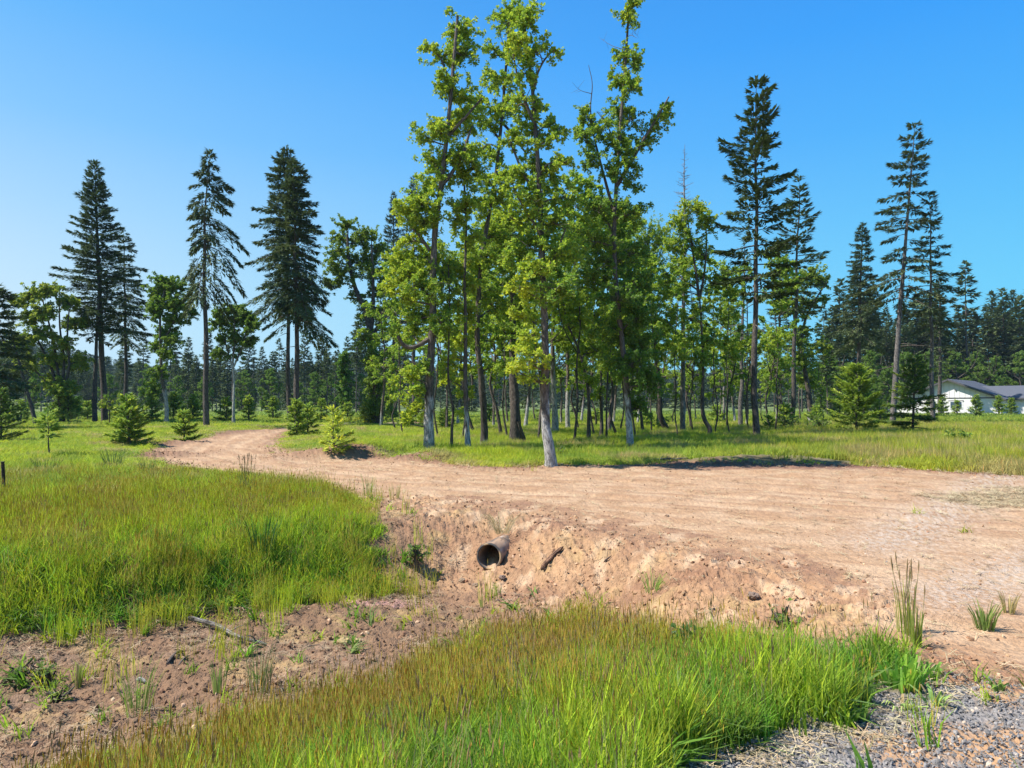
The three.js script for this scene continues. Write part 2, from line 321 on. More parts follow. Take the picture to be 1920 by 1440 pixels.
/* local metres: trunk points from the ground up, r0..r1; limbs [{pts, r0, r1}]; blobs [{c, rx, ry, rz, den}] are masses of leaves, each carried by a branch of its own */
function oakParts(sp, R) {
  const out = { limbs: [] }, bc = barkCol(sp, R), step = sp.step || .18, sides = sp.sides || 12;
  const tp = smooth(sp.trunk, step), r0 = sp.r0, r1 = sp.r1, H = tp[tp.length - 1].y;
  const rad = (u) => lerp(r0, r1, Math.pow(u, .55)) * (1 + .38 * Math.exp(-u * H / .28));
  const g = new Geo(true, true); tube(g, tp, rad, sides, bc, .16, R() * 9); out.trunk = g;
  const carriers = [{ pts: tp, rad }];
  for (const l of sp.limbs || []) {
    const lp = smooth(l.pts, step * .9), lg = new Geo(true, true), lr = (u) => lerp(l.r0, l.r1, u);
    tube(lg, lp, lr, Math.max(5, sides - 4), bc, .14, R() * 9); out.limbs.push(lg); carriers.push({ pts: lp, rad: lr });
  }
  const tw = new Geo(true), cr = new Geo(), tc = sp.twig || [.10, .085, .065];
  const tcol = () => tc, LS = (sp.leafSize || .088), dens = (sp.density || 60) * 2.5, ca = sp.leafA || LEAF.oak, cb = sp.leafB || LEAF.yellow, cd = sp.leafD || LEAF.deep;
  const rosette = (p, n, tone) => {
    for (let k = 0; k < n; k++) {
      const d = rdir(R, .25), nn = rdir(R, 1.1); nn.addScaledVector(d, -nn.dot(d)).normalize();
      const L = LS * (.65 + .7 * R()); const q = p.clone().addScaledVector(d, LS * .25 * R());
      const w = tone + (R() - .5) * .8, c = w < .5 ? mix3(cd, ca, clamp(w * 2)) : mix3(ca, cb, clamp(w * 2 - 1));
      leaf(cr, q, d, nn, L, L * (.55 + .25 * R()), jit(c, R, .13));
    }
  };
  for (const b of sp.blobs) {
    let best = null, bs = 1e9;
    for (const c of carriers) for (let u = .04; u <= 1; u += .03) {
      const q = along(c.pts, u), dx = q.distanceTo(b.c), rise = b.c.y - q.y, sc = dx + (rise < .15 * dx ? 1.2 * (.15 * dx - rise) : 0) + .25 * Math.abs(rise - .55 * dx);
      if (sc < bs) { bs = sc; best = { q, r: c.rad(u) }; }
    }
    const dist = best.q.distanceTo(b.c), mid = best.q.clone().lerp(b.c, .5).add(V((R() - .5) * .25 * dist, (R() - .2) * .2 * dist, (R() - .5) * .25 * dist));
    const ext = b.c.clone().add(V((R() - .5) * b.rx, b.ry * (.2 + .4 * R()), (R() - .5) * b.rz));
    const bp = smooth([best.q, mid, b.c, ext], Math.max(.12, dist / 8)), br = Math.min(best.r * .75, .012 + .016 * dist + .012 * (b.rx + b.ry));
    tube(tw, bp, (u) => lerp(br, .008, u), 5, tcol);
    const area = Math.PI * b.rx * b.ry, nr = Math.max(4, Math.round(area * dens * (b.den || 1) * (.7 + .3 * Math.min(2, b.rz / Math.max(.2, b.rx)))));
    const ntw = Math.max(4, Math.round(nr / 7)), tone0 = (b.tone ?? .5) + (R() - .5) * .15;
    for (let t = 0; t < ntw; t++) {
      const A = along(bp, .35 + .65 * R());
      const d = rdir(R, .12), rr = Math.pow(R(), .4) * (R() < .3 ? 1.4 : 1.02), E = b.c.clone().add(V(d.x * b.rx * rr, d.y * b.ry * rr, d.z * b.rz * rr));
      const m = A.clone().lerp(E, .5).add(V((R() - .5) * .18, (R() - .3) * .15, (R() - .5) * .18)), pp = smooth([A, m, E], .5);
      tube(tw, pp, (u) => lerp(.009, .004, u) * (sp.twigR || 1), 3, tcol);
      const k = nr / ntw; for (let i = 0; i < k; i++) { const p = along(pp, .3 + .7 * Math.pow(R(), .6)); p.add(rdir(R).multiplyScalar(.13 * R())); rosette(p, sp.perRosette || 9, tone0 + .2 * (R() - .5)); }
    }
  }
  // sprouts hugging the trunk
  for (let k = 0; k < (sp.sprouts || 0); k++) { const u = lerp(sp.sproutFrom ?? .3, 1, R()), q = along(tp, u), a = R() * 6.28, r = rad(u) + .05 + .25 * R() * R(); const p = q.clone().add(V(Math.cos(a) * r, .05, Math.sin(a) * r)); tube(tw, [q, p], (v) => .006, 3, tcol); rosette(p, 10, .5 + .3 * (R() - .5)); }
  // bare dead twigs
  for (let k = 0; k < (sp.bare || 0); k++) {
    const c = carriers[Math.floor(R() * carriers.length)], q = along(c.pts, .3 + .7 * R()), d = rdir(R, .3), L = (sp.bareLen || 1) * (.4 + .8 * R());
    const e = q.clone().addScaledVector(d, L), m = q.clone().lerp(e, .5).add(rdir(R).multiplyScalar(.12 * L)); const pp = smooth([q, m, e], .2); tube(tw, pp, (u) => lerp(.014, .003, u), 4, tcol);
    for (let j = 0; j < 3; j++) { const a = along(pp, .4 + .5 * R()), b2 = a.clone().addScaledVector(rdir(R, .3), L * .3); tube(tw, [a, b2], (u) => lerp(.006, .002, u), 3, tcol); }
  }
  out.twigs = tw; out.crown = cr; return out;
}
function assembleOak(name, label, cat, pos, parts, group) {
  const t = thing(name, label, cat, pos, group);
  mesh('trunk', parts.trunk.build(), M.bark, t);
  for (const l of parts.limbs) mesh('limb', l.build(), M.bark, t);
  if (parts.twigs.tris) mesh('twigs', parts.twigs.build(), M.twig, t, 'stuff');
  if (parts.crown.tris) mesh('crown', parts.crown.build(), M.leaf, t, 'stuff');
  return t;
}
// a tree measured on the photograph: pixels at the tree's own distance become metres
function photoOak(sp) {
  const R = rng(sp.seed), B = sp.d ? groundD(sp.base[0], sp.d) : groundAt(sp.base[0], sp.base[1]), d = -B.z, m = d / F;
  let dz = 0; const L = (p, z = 0) => P(p[0], p[1], d).sub(B).add(V(0, 0, z));
  const trunk = [V(0, -.25, 0)]; sp.trunk.forEach((p, i) => { dz += (R() - .5) * .35; trunk.push(L(p, i === 0 ? 0 : dz)); });
  const limbs = (sp.limbs || []).map((l) => { const zz = (R() - .5) * 1.2; return { pts: l.p.map((p, i) => L(p, zz * i / l.p.length)), r0: l.w[0] * m / 2, r1: l.w[1] * m / 2 }; });
  const blobs = sp.blobs.map((b) => { const rx = b[2] * m * 1.26, ry = b[3] * m * 1.28; return { c: L(b, (R() - .5) * 1.5 * Math.min(1.6, rx)), rx, ry, rz: .75 * (rx + ry) / 2 + .15, den: b[4], tone: b[5] }; });
  const parts = oakParts({ ...sp, trunk, limbs, blobs, r0: sp.w[0] * m / 2, r1: sp.w[1] * m / 2 }, R);
  return assembleOak(sp.name || 'oak_tree', sp.label, sp.cat || 'tree', B, parts, sp.group);
}
function generalOak(seed, o) {
  const R = rng(seed), h = o.h, trunk = [V(0, -.25, 0)]; let x = 0, z = 0;
  for (let k = 0; k <= 6; k++) { trunk.push(V(x, h * .92 * k / 6, z)); x += (R() - .5) * (o.bend ?? .5); z += (R() - .5) * (o.bend ?? .5); }
  const limbs = [], blobs = [];
  for (let k = 0; k < (o.limbs || 4); k++) { const u = .35 + .5 * R(), a = R() * 6.28, q = along(trunk, .15 + u * .8), L = h * (.12 + .16 * R()) * (o.spread || 1); const e = q.clone().add(V(Math.cos(a) * L * .7, L, Math.sin(a) * L * .7)); limbs.push({ pts: [q, q.clone().lerp(e, .5).add(V(Math.cos(a) * L * .15, -.05 * L, Math.sin(a) * L * .15)), e], r0: o.r0 * .45, r1: o.r0 * .12 }); }
  const nb = o.blobs || 22;
  for (let k = 0; k < nb; k++) {
    const t = Math.pow((k + R()) / nb, .85), y = h * lerp(o.low ?? .25, 1.0, t), a = R() * 6.28, prof = (o.spread || 1) * h * .15 * (o.round ? Math.sqrt(Math.max(.05, 1 - Math.pow(2 * t - .95, 2))) : (.55 + .6 * Math.sin(t * 3.1))), rr = prof * Math.sqrt(R()), q = along(trunk, clamp(y / (h * .92)));
    const r = h * .055 * (.6 + .7 * R()) * (o.blobSize || 1); blobs.push({ c: V(q.x + Math.cos(a) * rr, y, q.z + Math.sin(a) * rr), rx: r * 1.15, ry: r * .8, rz: r * 1.1, den: 1, tone: .35 + .4 * R() });
  }
  return oakParts({ step: .35, sides: 8, trunk, limbs, blobs, r0: o.r0, r1: o.r0 * .25, ...o, limbs, blobs }, R);
}
/* a conifer: whorls of drooping boughs set with needle sprays */
function firParts(o) {
  const R = rng(o.seed), h = o.h, tr = new Geo(true, true), br = new Geo(true), cr = new Geo(), bc = barkCol({ bark: o.bark || BARK.fir, lichen: 0 }, R);
  const lean = o.lean || [0, 0], tip = o.tip || [0, 0], pts = [V(0, -.3, 0)];
  for (let k = 0; k <= 8; k++) { const u = k / 8; pts.push(V(lean[0] * u + tip[0] * u ** 6 + (R() - .5) * (o.wob ?? .12), h * u, lean[1] * u + tip[1] * u ** 6 + (R() - .5) * (o.wob ?? .12))); }
  const tp = smooth(pts, o.step || h / 40), rad = (u) => Math.max(.008, o.r0 * Math.pow(1 - u, .75)) * (1 + .3 * Math.exp(-u * h / .3));
  tube(tr, tp, rad, o.sides || 9, bc, .1, R() * 9);
  const at = (y) => along(tp, clamp((y + .3) / (h + .3)));
  const cb = o.crown ?? .3, sp = o.gap || .45; let y = h * cb, az = R() * 6;
  const ca = o.col || LEAF.fir, cw = o.colB || LEAF.firWarm, FL = o.fl || .36, FW = o.fw || .1, cov = o.cover || 1;
  const bough = (y0, a, L, rise, droop, bare) => {
    const q = at(y0), dir = V(Math.cos(a), 0, Math.sin(a)), n = 6, bp = [];
    const bend = (R() - .5) * .3;
    for (let k = 0; k <= n; k++) { const u = k / n, s = V(-dir.z, 0, dir.x); bp.push(q.clone().addScaledVector(dir, L * u * (1 - .12 * droop * u)).addScaledVector(s, bend * L * u * u).add(V(0, L * (rise * u - droop * u * u + (o.lift ?? .12) * u ** 4), 0))); }
    tube(br, bp, (u) => lerp(Math.min(rad(clamp(y0 / h)) * .5, .012 + .011 * L), .005, u), 4, () => o.bcol || [.09, .072, .06]);
    if (bare) { for (let k = 0; k < 4; k++) { const A = along(bp, .3 + .6 * R()), e = A.clone().add(rdir(R).multiplyScalar(.18 * L)); tube(br, [A, e], (u) => .005, 3, () => o.bcol || [.09, .072, .06]); } return; }
    const nf = Math.max(4, Math.round(L * (o.fpm || 26) * 2.3 * cov));
    const tone = R();
    for (let k = 0; k < nf; k++) {
      const u = 1 - Math.pow(R(), 1.25) * (1 - (o.inner ?? .16)), A = along(bp, u), B = along(bp, Math.min(1, u + .05)), fw = B.sub(A); if (fw.lengthSq() < 1e-8) fw.copy(dir); fw.normalize();
      const side = V(-fw.z, 0, fw.x).normalize(), sg = R() < .5 ? -1 : 1, sub = (1 - u) * L * .34 * R() + .03;
      const s0 = A.clone().addScaledVector(side, sg * sub).addScaledVector(fw, sub * .6).add(V(0, -sub * (o.hang ?? .45) * (.4 + R()), 0));
      const d = fw.clone().multiplyScalar(.75).addScaledVector(side, sg * (.2 + .7 * R())).add(V(0, (R() - .55) * (o.ruff ?? 1.05), 0)).normalize();
      const nn = V((R() - .5) * .9, 1, (R() - .5) * .9); nn.addScaledVector(d, -nn.dot(d)).normalize();
      const c = jit(mix3(ca, cw, clamp(tone * .6 + .5 * R() - .1)), R, .2), c2 = o.tipCol && u > .72 && R() < (o.tipP ?? .5) ? jit(o.tipCol, R, .15) : c;
      leaf(cr, s0, d, nn, FL * (.6 + .8 * R()), FW * (.7 + .7 * R()), c2, .45);
    }
  };
  while (y < h * .995) {
    const t = (y / h - cb) / (1 - cb), per = o.per || 5, prof = o.prof ? o.prof(t) : Math.pow(1 - t, .8) * (.55 + .45 * sstep(0, .3, t));
    for (let k = 0; k < per; k++) {
      az += 2.4 + (R() - .5) * .7; if (R() < (o.miss ?? .12)) continue;
      const L = Math.max(.12, o.R * prof * (.45 + .75 * R()) * (o.asym ? 1 + o.asym * Math.cos(az) : 1));
      bough(y + (R() - .5) * sp * .8, az, L, lerp(o.rise0 ?? -.05, o.rise1 ?? .45, t) + (R() - .5) * .16, (o.droop ?? .35) * (1 - .6 * t), o.bare ? R() < o.bare : false);
    }
    y += sp * lerp(1.1, .55, t) * (.8 + .4 * R());
  }
  for (let k = 0; k < (o.dead || 0); k++) { const yy = h * lerp(o.deadFrom ?? .2, cb + .1, R()); bough(yy, R() * 6.28, o.R * (.25 + .55 * R()), -.05 + (R() - .5) * .4, .25, true); }
  if (!o.bare || o.bare < 1) for (let k = 0; k < 14; k++) { const q = at(h * (.985 + .015 * R())), d = rdir(R, .9); leaf(cr, q, d, V(d.z, .2, -d.x).normalize(), FL * .7, FW, jit(ca, R, .2), .45); }
  return { tr, br, cr };
}
function assembleFir(name, label, cat, pos, p, group, mat = M.needle) {
  const t = thing(name, label, cat, pos, group);
  mesh('trunk', p.tr.build(), M.bark, t); mesh('boughs', p.br.build(), M.twig, t, 'stuff');
  if (p.cr.tris) mesh('crown', p.cr.build(), mat, t, 'stuff');
  return t;
}
// a conifer measured on the photograph
function photoFir(sp) {
  const B = sp.d ? groundD(sp.x, sp.d) : groundAt(sp.x, sp.y), d = -B.z, m = d / F, top = P(sp.top[0], sp.top[1], d);
  const p = firParts({ ...sp, h: top.y - B.y, lean: [top.x - B.x - (sp.tip ? sp.tip[0] : 0), sp.leanz || 0], R: sp.R * m, r0: sp.w * .86 * m / 2 });
  return assembleFir(sp.name || 'fir_tree', sp.label, sp.cat || 'fir tree', B, p, sp.group, sp.mat);
}

// ---------------------------------------------------------------- the oaks of the front grove
const G1 = 'oaks of the front grove';
photoOak({ seed: 101, group: G1, label: 'leaning oak at the grove left edge with broken hooked limb and leafy left side', base: [803, 846], w: [23, 5], lichen: 1.5, sprouts: 60, bare: 8,
  trunk: [[804, 800], [806, 700], [811, 600], [813, 500], [816, 430], [828, 340], [838, 260], [846, 190], [853, 100], [858, 30]],
  limbs: [{ p: [[826, 350], [846, 325], [868, 285], [882, 240]], w: [9, 4] }, { p: [[838, 258], [858, 238], [878, 218], [905, 190]], w: [7, 3] }, { p: [[846, 190], [838, 140], [820, 100], [800, 88]], w: [6, 2.5] }, { p: [[803, 636], [786, 648], [770, 653], [757, 646], [749, 632]], w: [10, 6] }, { p: [[806, 470], [785, 440], [765, 420]], w: [7, 3] }, { p: [[808, 560], [780, 530], [750, 505]], w: [6, 2.5] }],
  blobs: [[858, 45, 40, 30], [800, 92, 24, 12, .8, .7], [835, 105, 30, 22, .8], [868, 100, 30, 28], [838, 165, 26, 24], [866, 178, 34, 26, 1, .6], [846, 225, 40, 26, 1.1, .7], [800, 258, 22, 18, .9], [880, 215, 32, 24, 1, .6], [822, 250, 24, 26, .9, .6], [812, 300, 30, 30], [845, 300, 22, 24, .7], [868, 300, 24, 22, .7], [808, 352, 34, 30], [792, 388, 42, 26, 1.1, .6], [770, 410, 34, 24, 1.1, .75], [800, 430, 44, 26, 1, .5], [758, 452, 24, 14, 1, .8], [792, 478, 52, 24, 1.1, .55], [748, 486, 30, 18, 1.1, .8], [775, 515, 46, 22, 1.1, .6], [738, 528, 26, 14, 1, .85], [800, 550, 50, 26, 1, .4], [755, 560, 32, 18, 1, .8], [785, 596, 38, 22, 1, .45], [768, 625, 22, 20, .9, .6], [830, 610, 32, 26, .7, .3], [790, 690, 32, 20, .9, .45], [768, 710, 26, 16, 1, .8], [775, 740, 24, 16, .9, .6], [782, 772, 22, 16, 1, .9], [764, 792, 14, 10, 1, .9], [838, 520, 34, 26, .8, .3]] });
photoOak({ seed: 102, group: G1, label: 'thin dark crooked sapling trunk right of the leaning oak', base: [846, 848], w: [7, 2], bark: BARK.oakDark, trunk: [[847, 810], [850, 770], [842, 720], [843, 640], [845, 560], [843, 500]], blobs: [[842, 560, 18, 24, .8], [850, 620, 20, 18, .7], [838, 690, 16, 12, .6], [848, 505, 20, 24, .8]], sprouts: 14 });
photoOak({ seed: 103, group: G1, label: 'slender pale-footed oak with yellow-green sprays hanging off its left side', base: [878, 851], w: [12, 3], lichen: 1.3, sprouts: 30, leafB: LEAF.yellow, leafA: [.29, .41, .035], trunk: [[876, 810], [873, 720], [873, 620], [872, 520], [874, 420], [870, 340], [866, 280]],
  blobs: [[862, 640, 26, 14, 1, .9], [848, 668, 18, 10, 1, .95], [858, 695, 34, 14, 1.1, .9], [842, 716, 20, 9, 1, .95], [866, 735, 26, 12, .9, .8], [872, 590, 30, 22, .9, .7], [852, 575, 18, 14, .9, .9], [880, 540, 28, 22, .8, .6], [864, 500, 26, 22, .9, .75], [882, 455, 28, 26, .8, .6], [864, 420, 24, 22, .9, .7], [880, 380, 26, 24, .9, .6], [864, 335, 30, 24, .9, .6], [890, 320, 26, 22, .8, .6], [872, 290, 26, 18, .9, .6], [852, 388, 18, 16, .8, .7], [862, 775, 12, 8, .9, .9]] });
photoOak({ seed: 104, group: G1, label: 'dark bowed oak trunk curving right as it climbs', base: [908, 845], w: [16, 4], bark: BARK.oakDark, lichen: .5, lichenBias: .2, sprouts: 25, bare: 6, trunk: [[908, 800], [904, 720], [896, 640], [898, 560], [905, 480], [918, 400], [930, 330], [938, 260], [944, 190], [950, 110], [955, 40]],
  limbs: [{ p: [[938, 262], [918, 240], [895, 225]], w: [5, 2] }, { p: [[942, 230], [962, 255], [985, 290]], w: [6, 3] }],
  blobs: [[955, 40, 34, 30], [928, 105, 26, 18, .8], [962, 108, 28, 24, .8], [920, 150, 24, 18, .8], [945, 165, 30, 22], [905, 195, 30, 18, .9, .6], [938, 215, 34, 22, 1, .55], [912, 240, 30, 20, 1, .5], [900, 275, 24, 18, .8, .6], [925, 300, 28, 20, .9], [945, 330, 26, 20, .8, .5], [908, 340, 26, 20, .8, .6], [928, 385, 34, 26, .9, .5], [898, 400, 26, 22, .9, .6], [918, 440, 40, 26, 1, .5], [885, 490, 28, 22, .9, .5], [925, 500, 40, 26, 1, .45], [905, 555, 36, 24, .9, .45], [935, 575, 34, 22, 1, .5], [890, 610, 26, 18, .7, .4], [925, 640, 36, 20, .8, .4], [940, 690, 30, 18, .7, .4]] });
photoOak({ seed: 105, group: G1, label: 'stout dark oak with flared stumpy foot, second left of the nearest oak', base: [967, 836], w: [27, 6], bark: BARK.oakDark, sprouts: 20, trunk: [[966, 790], [963, 700], [961, 610], [962, 520], [958, 440], [955, 380]], limbs: [{ p: [[985, 832], [978, 812], [972, 790]], w: [10, 5] }],
  blobs: [[955, 400, 40, 26, 1, .5], [930, 440, 40, 26, .9, .4], [985, 430, 36, 24, .9, .4], [955, 480, 50, 28, 1, .4], [990, 520, 40, 26, .9, .35], [935, 540, 36, 24, .9, .4], [970, 585, 46, 24, 1, .4], [940, 620, 34, 20, .8, .35], [985, 640, 34, 20, .8, .35]] });
photoOak({ seed: 106, group: G1, label: 'nearest oak with white bare foot kinked at the base beside the track', base: [1034, 874], w: [23, 5], lichen: 1.35, sprouts: 70, bare: 10, trunk: [[1031, 845], [1024, 800], [1023, 740], [1023, 660], [1020, 560], [1016, 460], [1012, 370], [1008, 300], [1003, 230], [998, 150], [988, 80], [980, 20]],
  limbs: [{ p: [[1000, 170], [1010, 130], [1030, 95], [1050, 80]], w: [6, 2] }, { p: [[1003, 235], [985, 190], [972, 150], [962, 100]], w: [7, 2.5] }, { p: [[1012, 370], [985, 330], [960, 270], [945, 240]], w: [7, 3] }, { p: [[1018, 520], [1045, 470], [1060, 430]], w: [6, 2.5] }, { p: [[1014, 440], [990, 400], [965, 360]], w: [6, 2.5] }],
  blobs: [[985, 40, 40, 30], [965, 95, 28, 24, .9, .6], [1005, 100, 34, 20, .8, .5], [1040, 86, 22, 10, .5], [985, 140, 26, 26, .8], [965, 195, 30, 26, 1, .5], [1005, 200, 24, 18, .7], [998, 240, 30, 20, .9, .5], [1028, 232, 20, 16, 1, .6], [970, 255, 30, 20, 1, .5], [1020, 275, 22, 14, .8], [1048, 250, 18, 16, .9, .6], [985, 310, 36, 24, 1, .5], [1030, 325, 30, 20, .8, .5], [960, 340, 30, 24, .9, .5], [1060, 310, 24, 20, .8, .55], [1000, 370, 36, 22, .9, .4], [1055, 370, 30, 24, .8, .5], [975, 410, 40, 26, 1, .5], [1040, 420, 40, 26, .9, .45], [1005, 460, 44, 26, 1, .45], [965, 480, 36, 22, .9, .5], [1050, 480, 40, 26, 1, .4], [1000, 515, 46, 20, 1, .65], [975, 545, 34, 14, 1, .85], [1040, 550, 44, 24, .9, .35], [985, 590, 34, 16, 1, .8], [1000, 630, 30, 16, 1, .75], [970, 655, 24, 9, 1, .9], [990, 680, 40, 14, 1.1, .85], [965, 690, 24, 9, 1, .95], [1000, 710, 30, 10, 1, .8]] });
photoOak({ seed: 107, group: G1, label: 'tall narrow oak with bluish white foot and right-reaching bough against the sky', base: [1182, 852], w: [15, 4], lichen: 1.75, sprouts: 60, bare: 12, bareLen: 1.3, leafA: [.21, .35, .033], leafD: [.11, .22, .026], trunk: [[1180, 800], [1174, 730], [1166, 650], [1158, 580], [1150, 500], [1150, 420], [1154, 350], [1158, 280], [1164, 210], [1170, 140], [1176, 70], [1180, 10]],
  limbs: [{ p: [[1156, 350], [1180, 310], [1205, 265], [1230, 225], [1250, 190]], w: [8, 2.5] }, { p: [[1152, 400], [1135, 340], [1122, 290], [1112, 250]], w: [7, 3] }, { p: [[1112, 250], [1108, 200], [1112, 150], [1106, 112]], w: [3, 1] }, { p: [[1158, 290], [1140, 235], [1120, 205]], w: [4, 1.2] }, { p: [[1152, 440], [1130, 400], [1105, 385]], w: [5, 2] }],
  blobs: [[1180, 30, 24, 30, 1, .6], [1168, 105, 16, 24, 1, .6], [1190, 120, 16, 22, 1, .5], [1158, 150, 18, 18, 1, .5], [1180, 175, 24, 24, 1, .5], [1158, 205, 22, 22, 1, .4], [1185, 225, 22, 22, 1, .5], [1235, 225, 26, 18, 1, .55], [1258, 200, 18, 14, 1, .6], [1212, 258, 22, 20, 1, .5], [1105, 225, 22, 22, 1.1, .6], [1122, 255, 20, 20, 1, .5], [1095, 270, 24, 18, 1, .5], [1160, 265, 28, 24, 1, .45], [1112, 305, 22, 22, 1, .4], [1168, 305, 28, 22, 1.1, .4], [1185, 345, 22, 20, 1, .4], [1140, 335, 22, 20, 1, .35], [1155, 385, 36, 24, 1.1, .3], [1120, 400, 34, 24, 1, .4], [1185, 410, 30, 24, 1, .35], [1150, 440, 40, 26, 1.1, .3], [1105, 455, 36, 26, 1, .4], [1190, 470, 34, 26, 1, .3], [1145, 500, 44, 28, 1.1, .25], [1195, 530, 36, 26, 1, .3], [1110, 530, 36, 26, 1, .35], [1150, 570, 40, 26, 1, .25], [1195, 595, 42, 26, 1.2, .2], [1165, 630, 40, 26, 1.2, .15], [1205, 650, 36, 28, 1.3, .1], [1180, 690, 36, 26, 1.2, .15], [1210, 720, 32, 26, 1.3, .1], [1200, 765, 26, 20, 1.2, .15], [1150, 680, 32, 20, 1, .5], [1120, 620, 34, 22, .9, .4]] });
photoOak({ seed: 108, group: G1, label: 'oak on a zigzag foot that forks high among bright leaves', base: [1325, 826], w: [11, 3], bark: BARK.oakDark, sprouts: 16, leafA: [.24, .38, .035], trunk: [[1331, 806], [1322, 788], [1317, 770], [1317, 690], [1313, 600], [1311, 555]],
  limbs: [{ p: [[1311, 560], [1305, 510], [1296, 450], [1288, 400]], w: [6, 2] }, { p: [[1312, 560], [1322, 500], [1325, 440], [1320, 400]], w: [5, 2] }, { p: [[1310, 545], [1285, 525], [1262, 500]], w: [3.5, 1.5] }],
  blobs: [[1296, 400, 34, 18, 1, .7], [1275, 425, 30, 20, 1, .65], [1318, 425, 22, 22, .9, .6], [1262, 462, 24, 18, .9, .6], [1298, 460, 32, 22, 1, .55], [1325, 478, 18, 20, .8, .5], [1270, 500, 26, 18, .8, .6], [1310, 520, 26, 16, .7, .5], [1280, 545, 24, 14, .7, .6], [1318, 585, 34, 16, .9, .6], [1290, 600, 26, 14, .8, .5], [1325, 640, 24, 14, .6, .4], [1300, 680, 24, 14, .6, .5]] });
photoOak({ seed: 109, group: G1, label: 'pale grey oak trunk tucked just right of the nearest oak', base: [1042, 818], w: [16, 5], lichen: 3.4, trunk: [[1040, 770], [1036, 700], [1036, 620], [1040, 540]], blobs: [[1040, 560, 40, 30, .9, .3], [1060, 600, 34, 22, .9, .35], [1050, 640, 30, 20, .9, .4], [1030, 520, 40, 30, .9, .4]] });
photoOak({ seed: 110, group: G1, label: 'grey lichened oak trunk behind and right of the nearest oak', base: [1065, 812], w: [10, 4], lichen: 2.6, trunk: [[1064, 770], [1065, 700], [1062, 620], [1060, 540], [1062, 460]], blobs: [[1075, 560, 34, 26, .9, .4], [1060, 500, 36, 28, .9, .4], [1085, 620, 30, 22, .9, .5], [1070, 440, 34, 28, .9, .45]] });
photoOak({ seed: 111, group: G1, label: 'thin oak arching left over its neighbour with green understorey leaves', base: [1104, 832], w: [9, 3], bark: BARK.oakDark, trunk: [[1104, 790], [1102, 740], [1094, 690], [1080, 645], [1062, 605], [1054, 560]], blobs: [[1060, 570, 30, 20, .9, .5], [1085, 610, 30, 18, .9, .5], [1110, 660, 34, 20, .9, .5], [1090, 690, 26, 14, .8, .5], [1115, 720, 26, 14, .7, .55]], sprouts: 14 });
photoOak({ seed: 112, group: G1, label: 'oak with a sprawling root-thrown foot bending to the right', base: [1258, 812], w: [13, 4], bark: BARK.oakDark, trunk: [[1246, 798], [1238, 780], [1236, 730], [1230, 660], [1224, 590], [1218, 520]], blobs: [[1225, 540, 34, 24, .9, .45], [1210, 590, 30, 22, .9, .4], [1240, 620, 32, 20, .9, .5], [1225, 670, 30, 18, .8, .45], [1220, 480, 34, 26, .9, .5], [1245, 440, 28, 24, .8, .5], [1210, 430, 26, 24, .8, .5]], sprouts: 10 });
photoOak({ seed: 113, group: G1, label: 'short dark trunk between the nearest oak and the white-footed oak', base: [1127, 828], w: [9, 3], bark: BARK.oakDark, trunk: [[1128, 790], [1126, 730], [1128, 660], [1130, 600]], blobs: [[1130, 610, 34, 22, .9, .4], [1125, 650, 30, 18, .9, .5], [1140, 690, 28, 16, .8, .4], [1120, 740, 22, 12, .7, .5]] });


// ---------------------------------------------------------------- tall firs and snags
const G2 = 'tall firs standing over the meadow';
const thin = (t) => Math.pow(1 - t, .7) * (.7 + .3 * sstep(0, .2, t));
photoFir({ seed: 201, group: G2, label: 'broad dark fir left of all, pointed, with boughs down its twin trunk', x: 196, y: 793, top: [177, 302], w: 14, R: 96, crown: .36, per: 6, gap: .5, droop: .3, rise0: .02, rise1: .5, fpm: 34, prof: (t) => (1 - t) * .95 + .04 });
photoFir({ seed: 202, group: G2, label: 'slim second trunk leaning against the broad dark fir', x: 176, y: 795, top: [186, 500], w: 11, R: 50, crown: .55, per: 5, gap: .5, droop: .3, miss: .3, fpm: 26 });
photoFir({ seed: 203, group: G2, label: 'fir half hidden right of the broad dark fir with feathery right boughs', x: 238, d: 72, top: [232, 430], w: 9, R: 62, crown: .42, per: 5, gap: .6, droop: .5, miss: .15, lift: .02, fpm: 24, asym: .35 });
photoFir({ seed: 204, group: G2, label: 'lone fir with long clean trunk and drooping lopsided crown', x: 387, y: 803, top: [394, 282], w: 13, R: 80, crown: .5, per: 5, gap: .62, droop: .85, rise0: -.15, rise1: .25, lift: 0, hang: 1.0, miss: .22, asym: .35, tip: [.55, 0], fpm: 34, cover: 1.05, prof: (t) => .95 * Math.pow(1 - t, .55) * (.75 + .25 * sstep(0, .15, t)), dead: 3, col: LEAF.fir, colB: [.115, .14, .05] });
photoFir({ seed: 205, group: G2, label: 'left of the two close firs, shaggy, ragged tip', x: 541, y: 794, top: [538, 274], w: 10, R: 78, crown: .42, per: 6, gap: .5, droop: .6, rise0: -.05, miss: .12, hang: .8, fpm: 34, asym: -.25, dead: 5, prof: (t) => Math.pow(1 - t, .6) * .95 });
photoFir({ seed: 206, group: G2, label: 'right of the two close firs, dark boughs sweeping down to the right', x: 557, y: 799, top: [552, 300], w: 13, R: 78, crown: .4, per: 6, gap: .5, droop: .65, rise0: -.05, miss: .12, hang: .8, fpm: 34, asym: .3, dead: 3, prof: (t) => Math.pow(1 - t, .65) * .95 });
photoFir({ seed: 207, group: G2, label: 'fir top showing behind the leaning oak, nearer the ivied oak', x: 740, d: 85, top: [738, 362], w: 10, R: 46, crown: .35, per: 6, gap: .6, droop: .3, fpm: 24, col: LEAF.firBlue });
photoFir({ seed: 208, group: G2, label: 'taller fir almost wholly hidden behind the leaning oak', x: 776, d: 88, top: [776, 330], w: 10, R: 50, crown: .35, per: 6, gap: .6, droop: .3, fpm: 24, col: LEAF.firBlue });
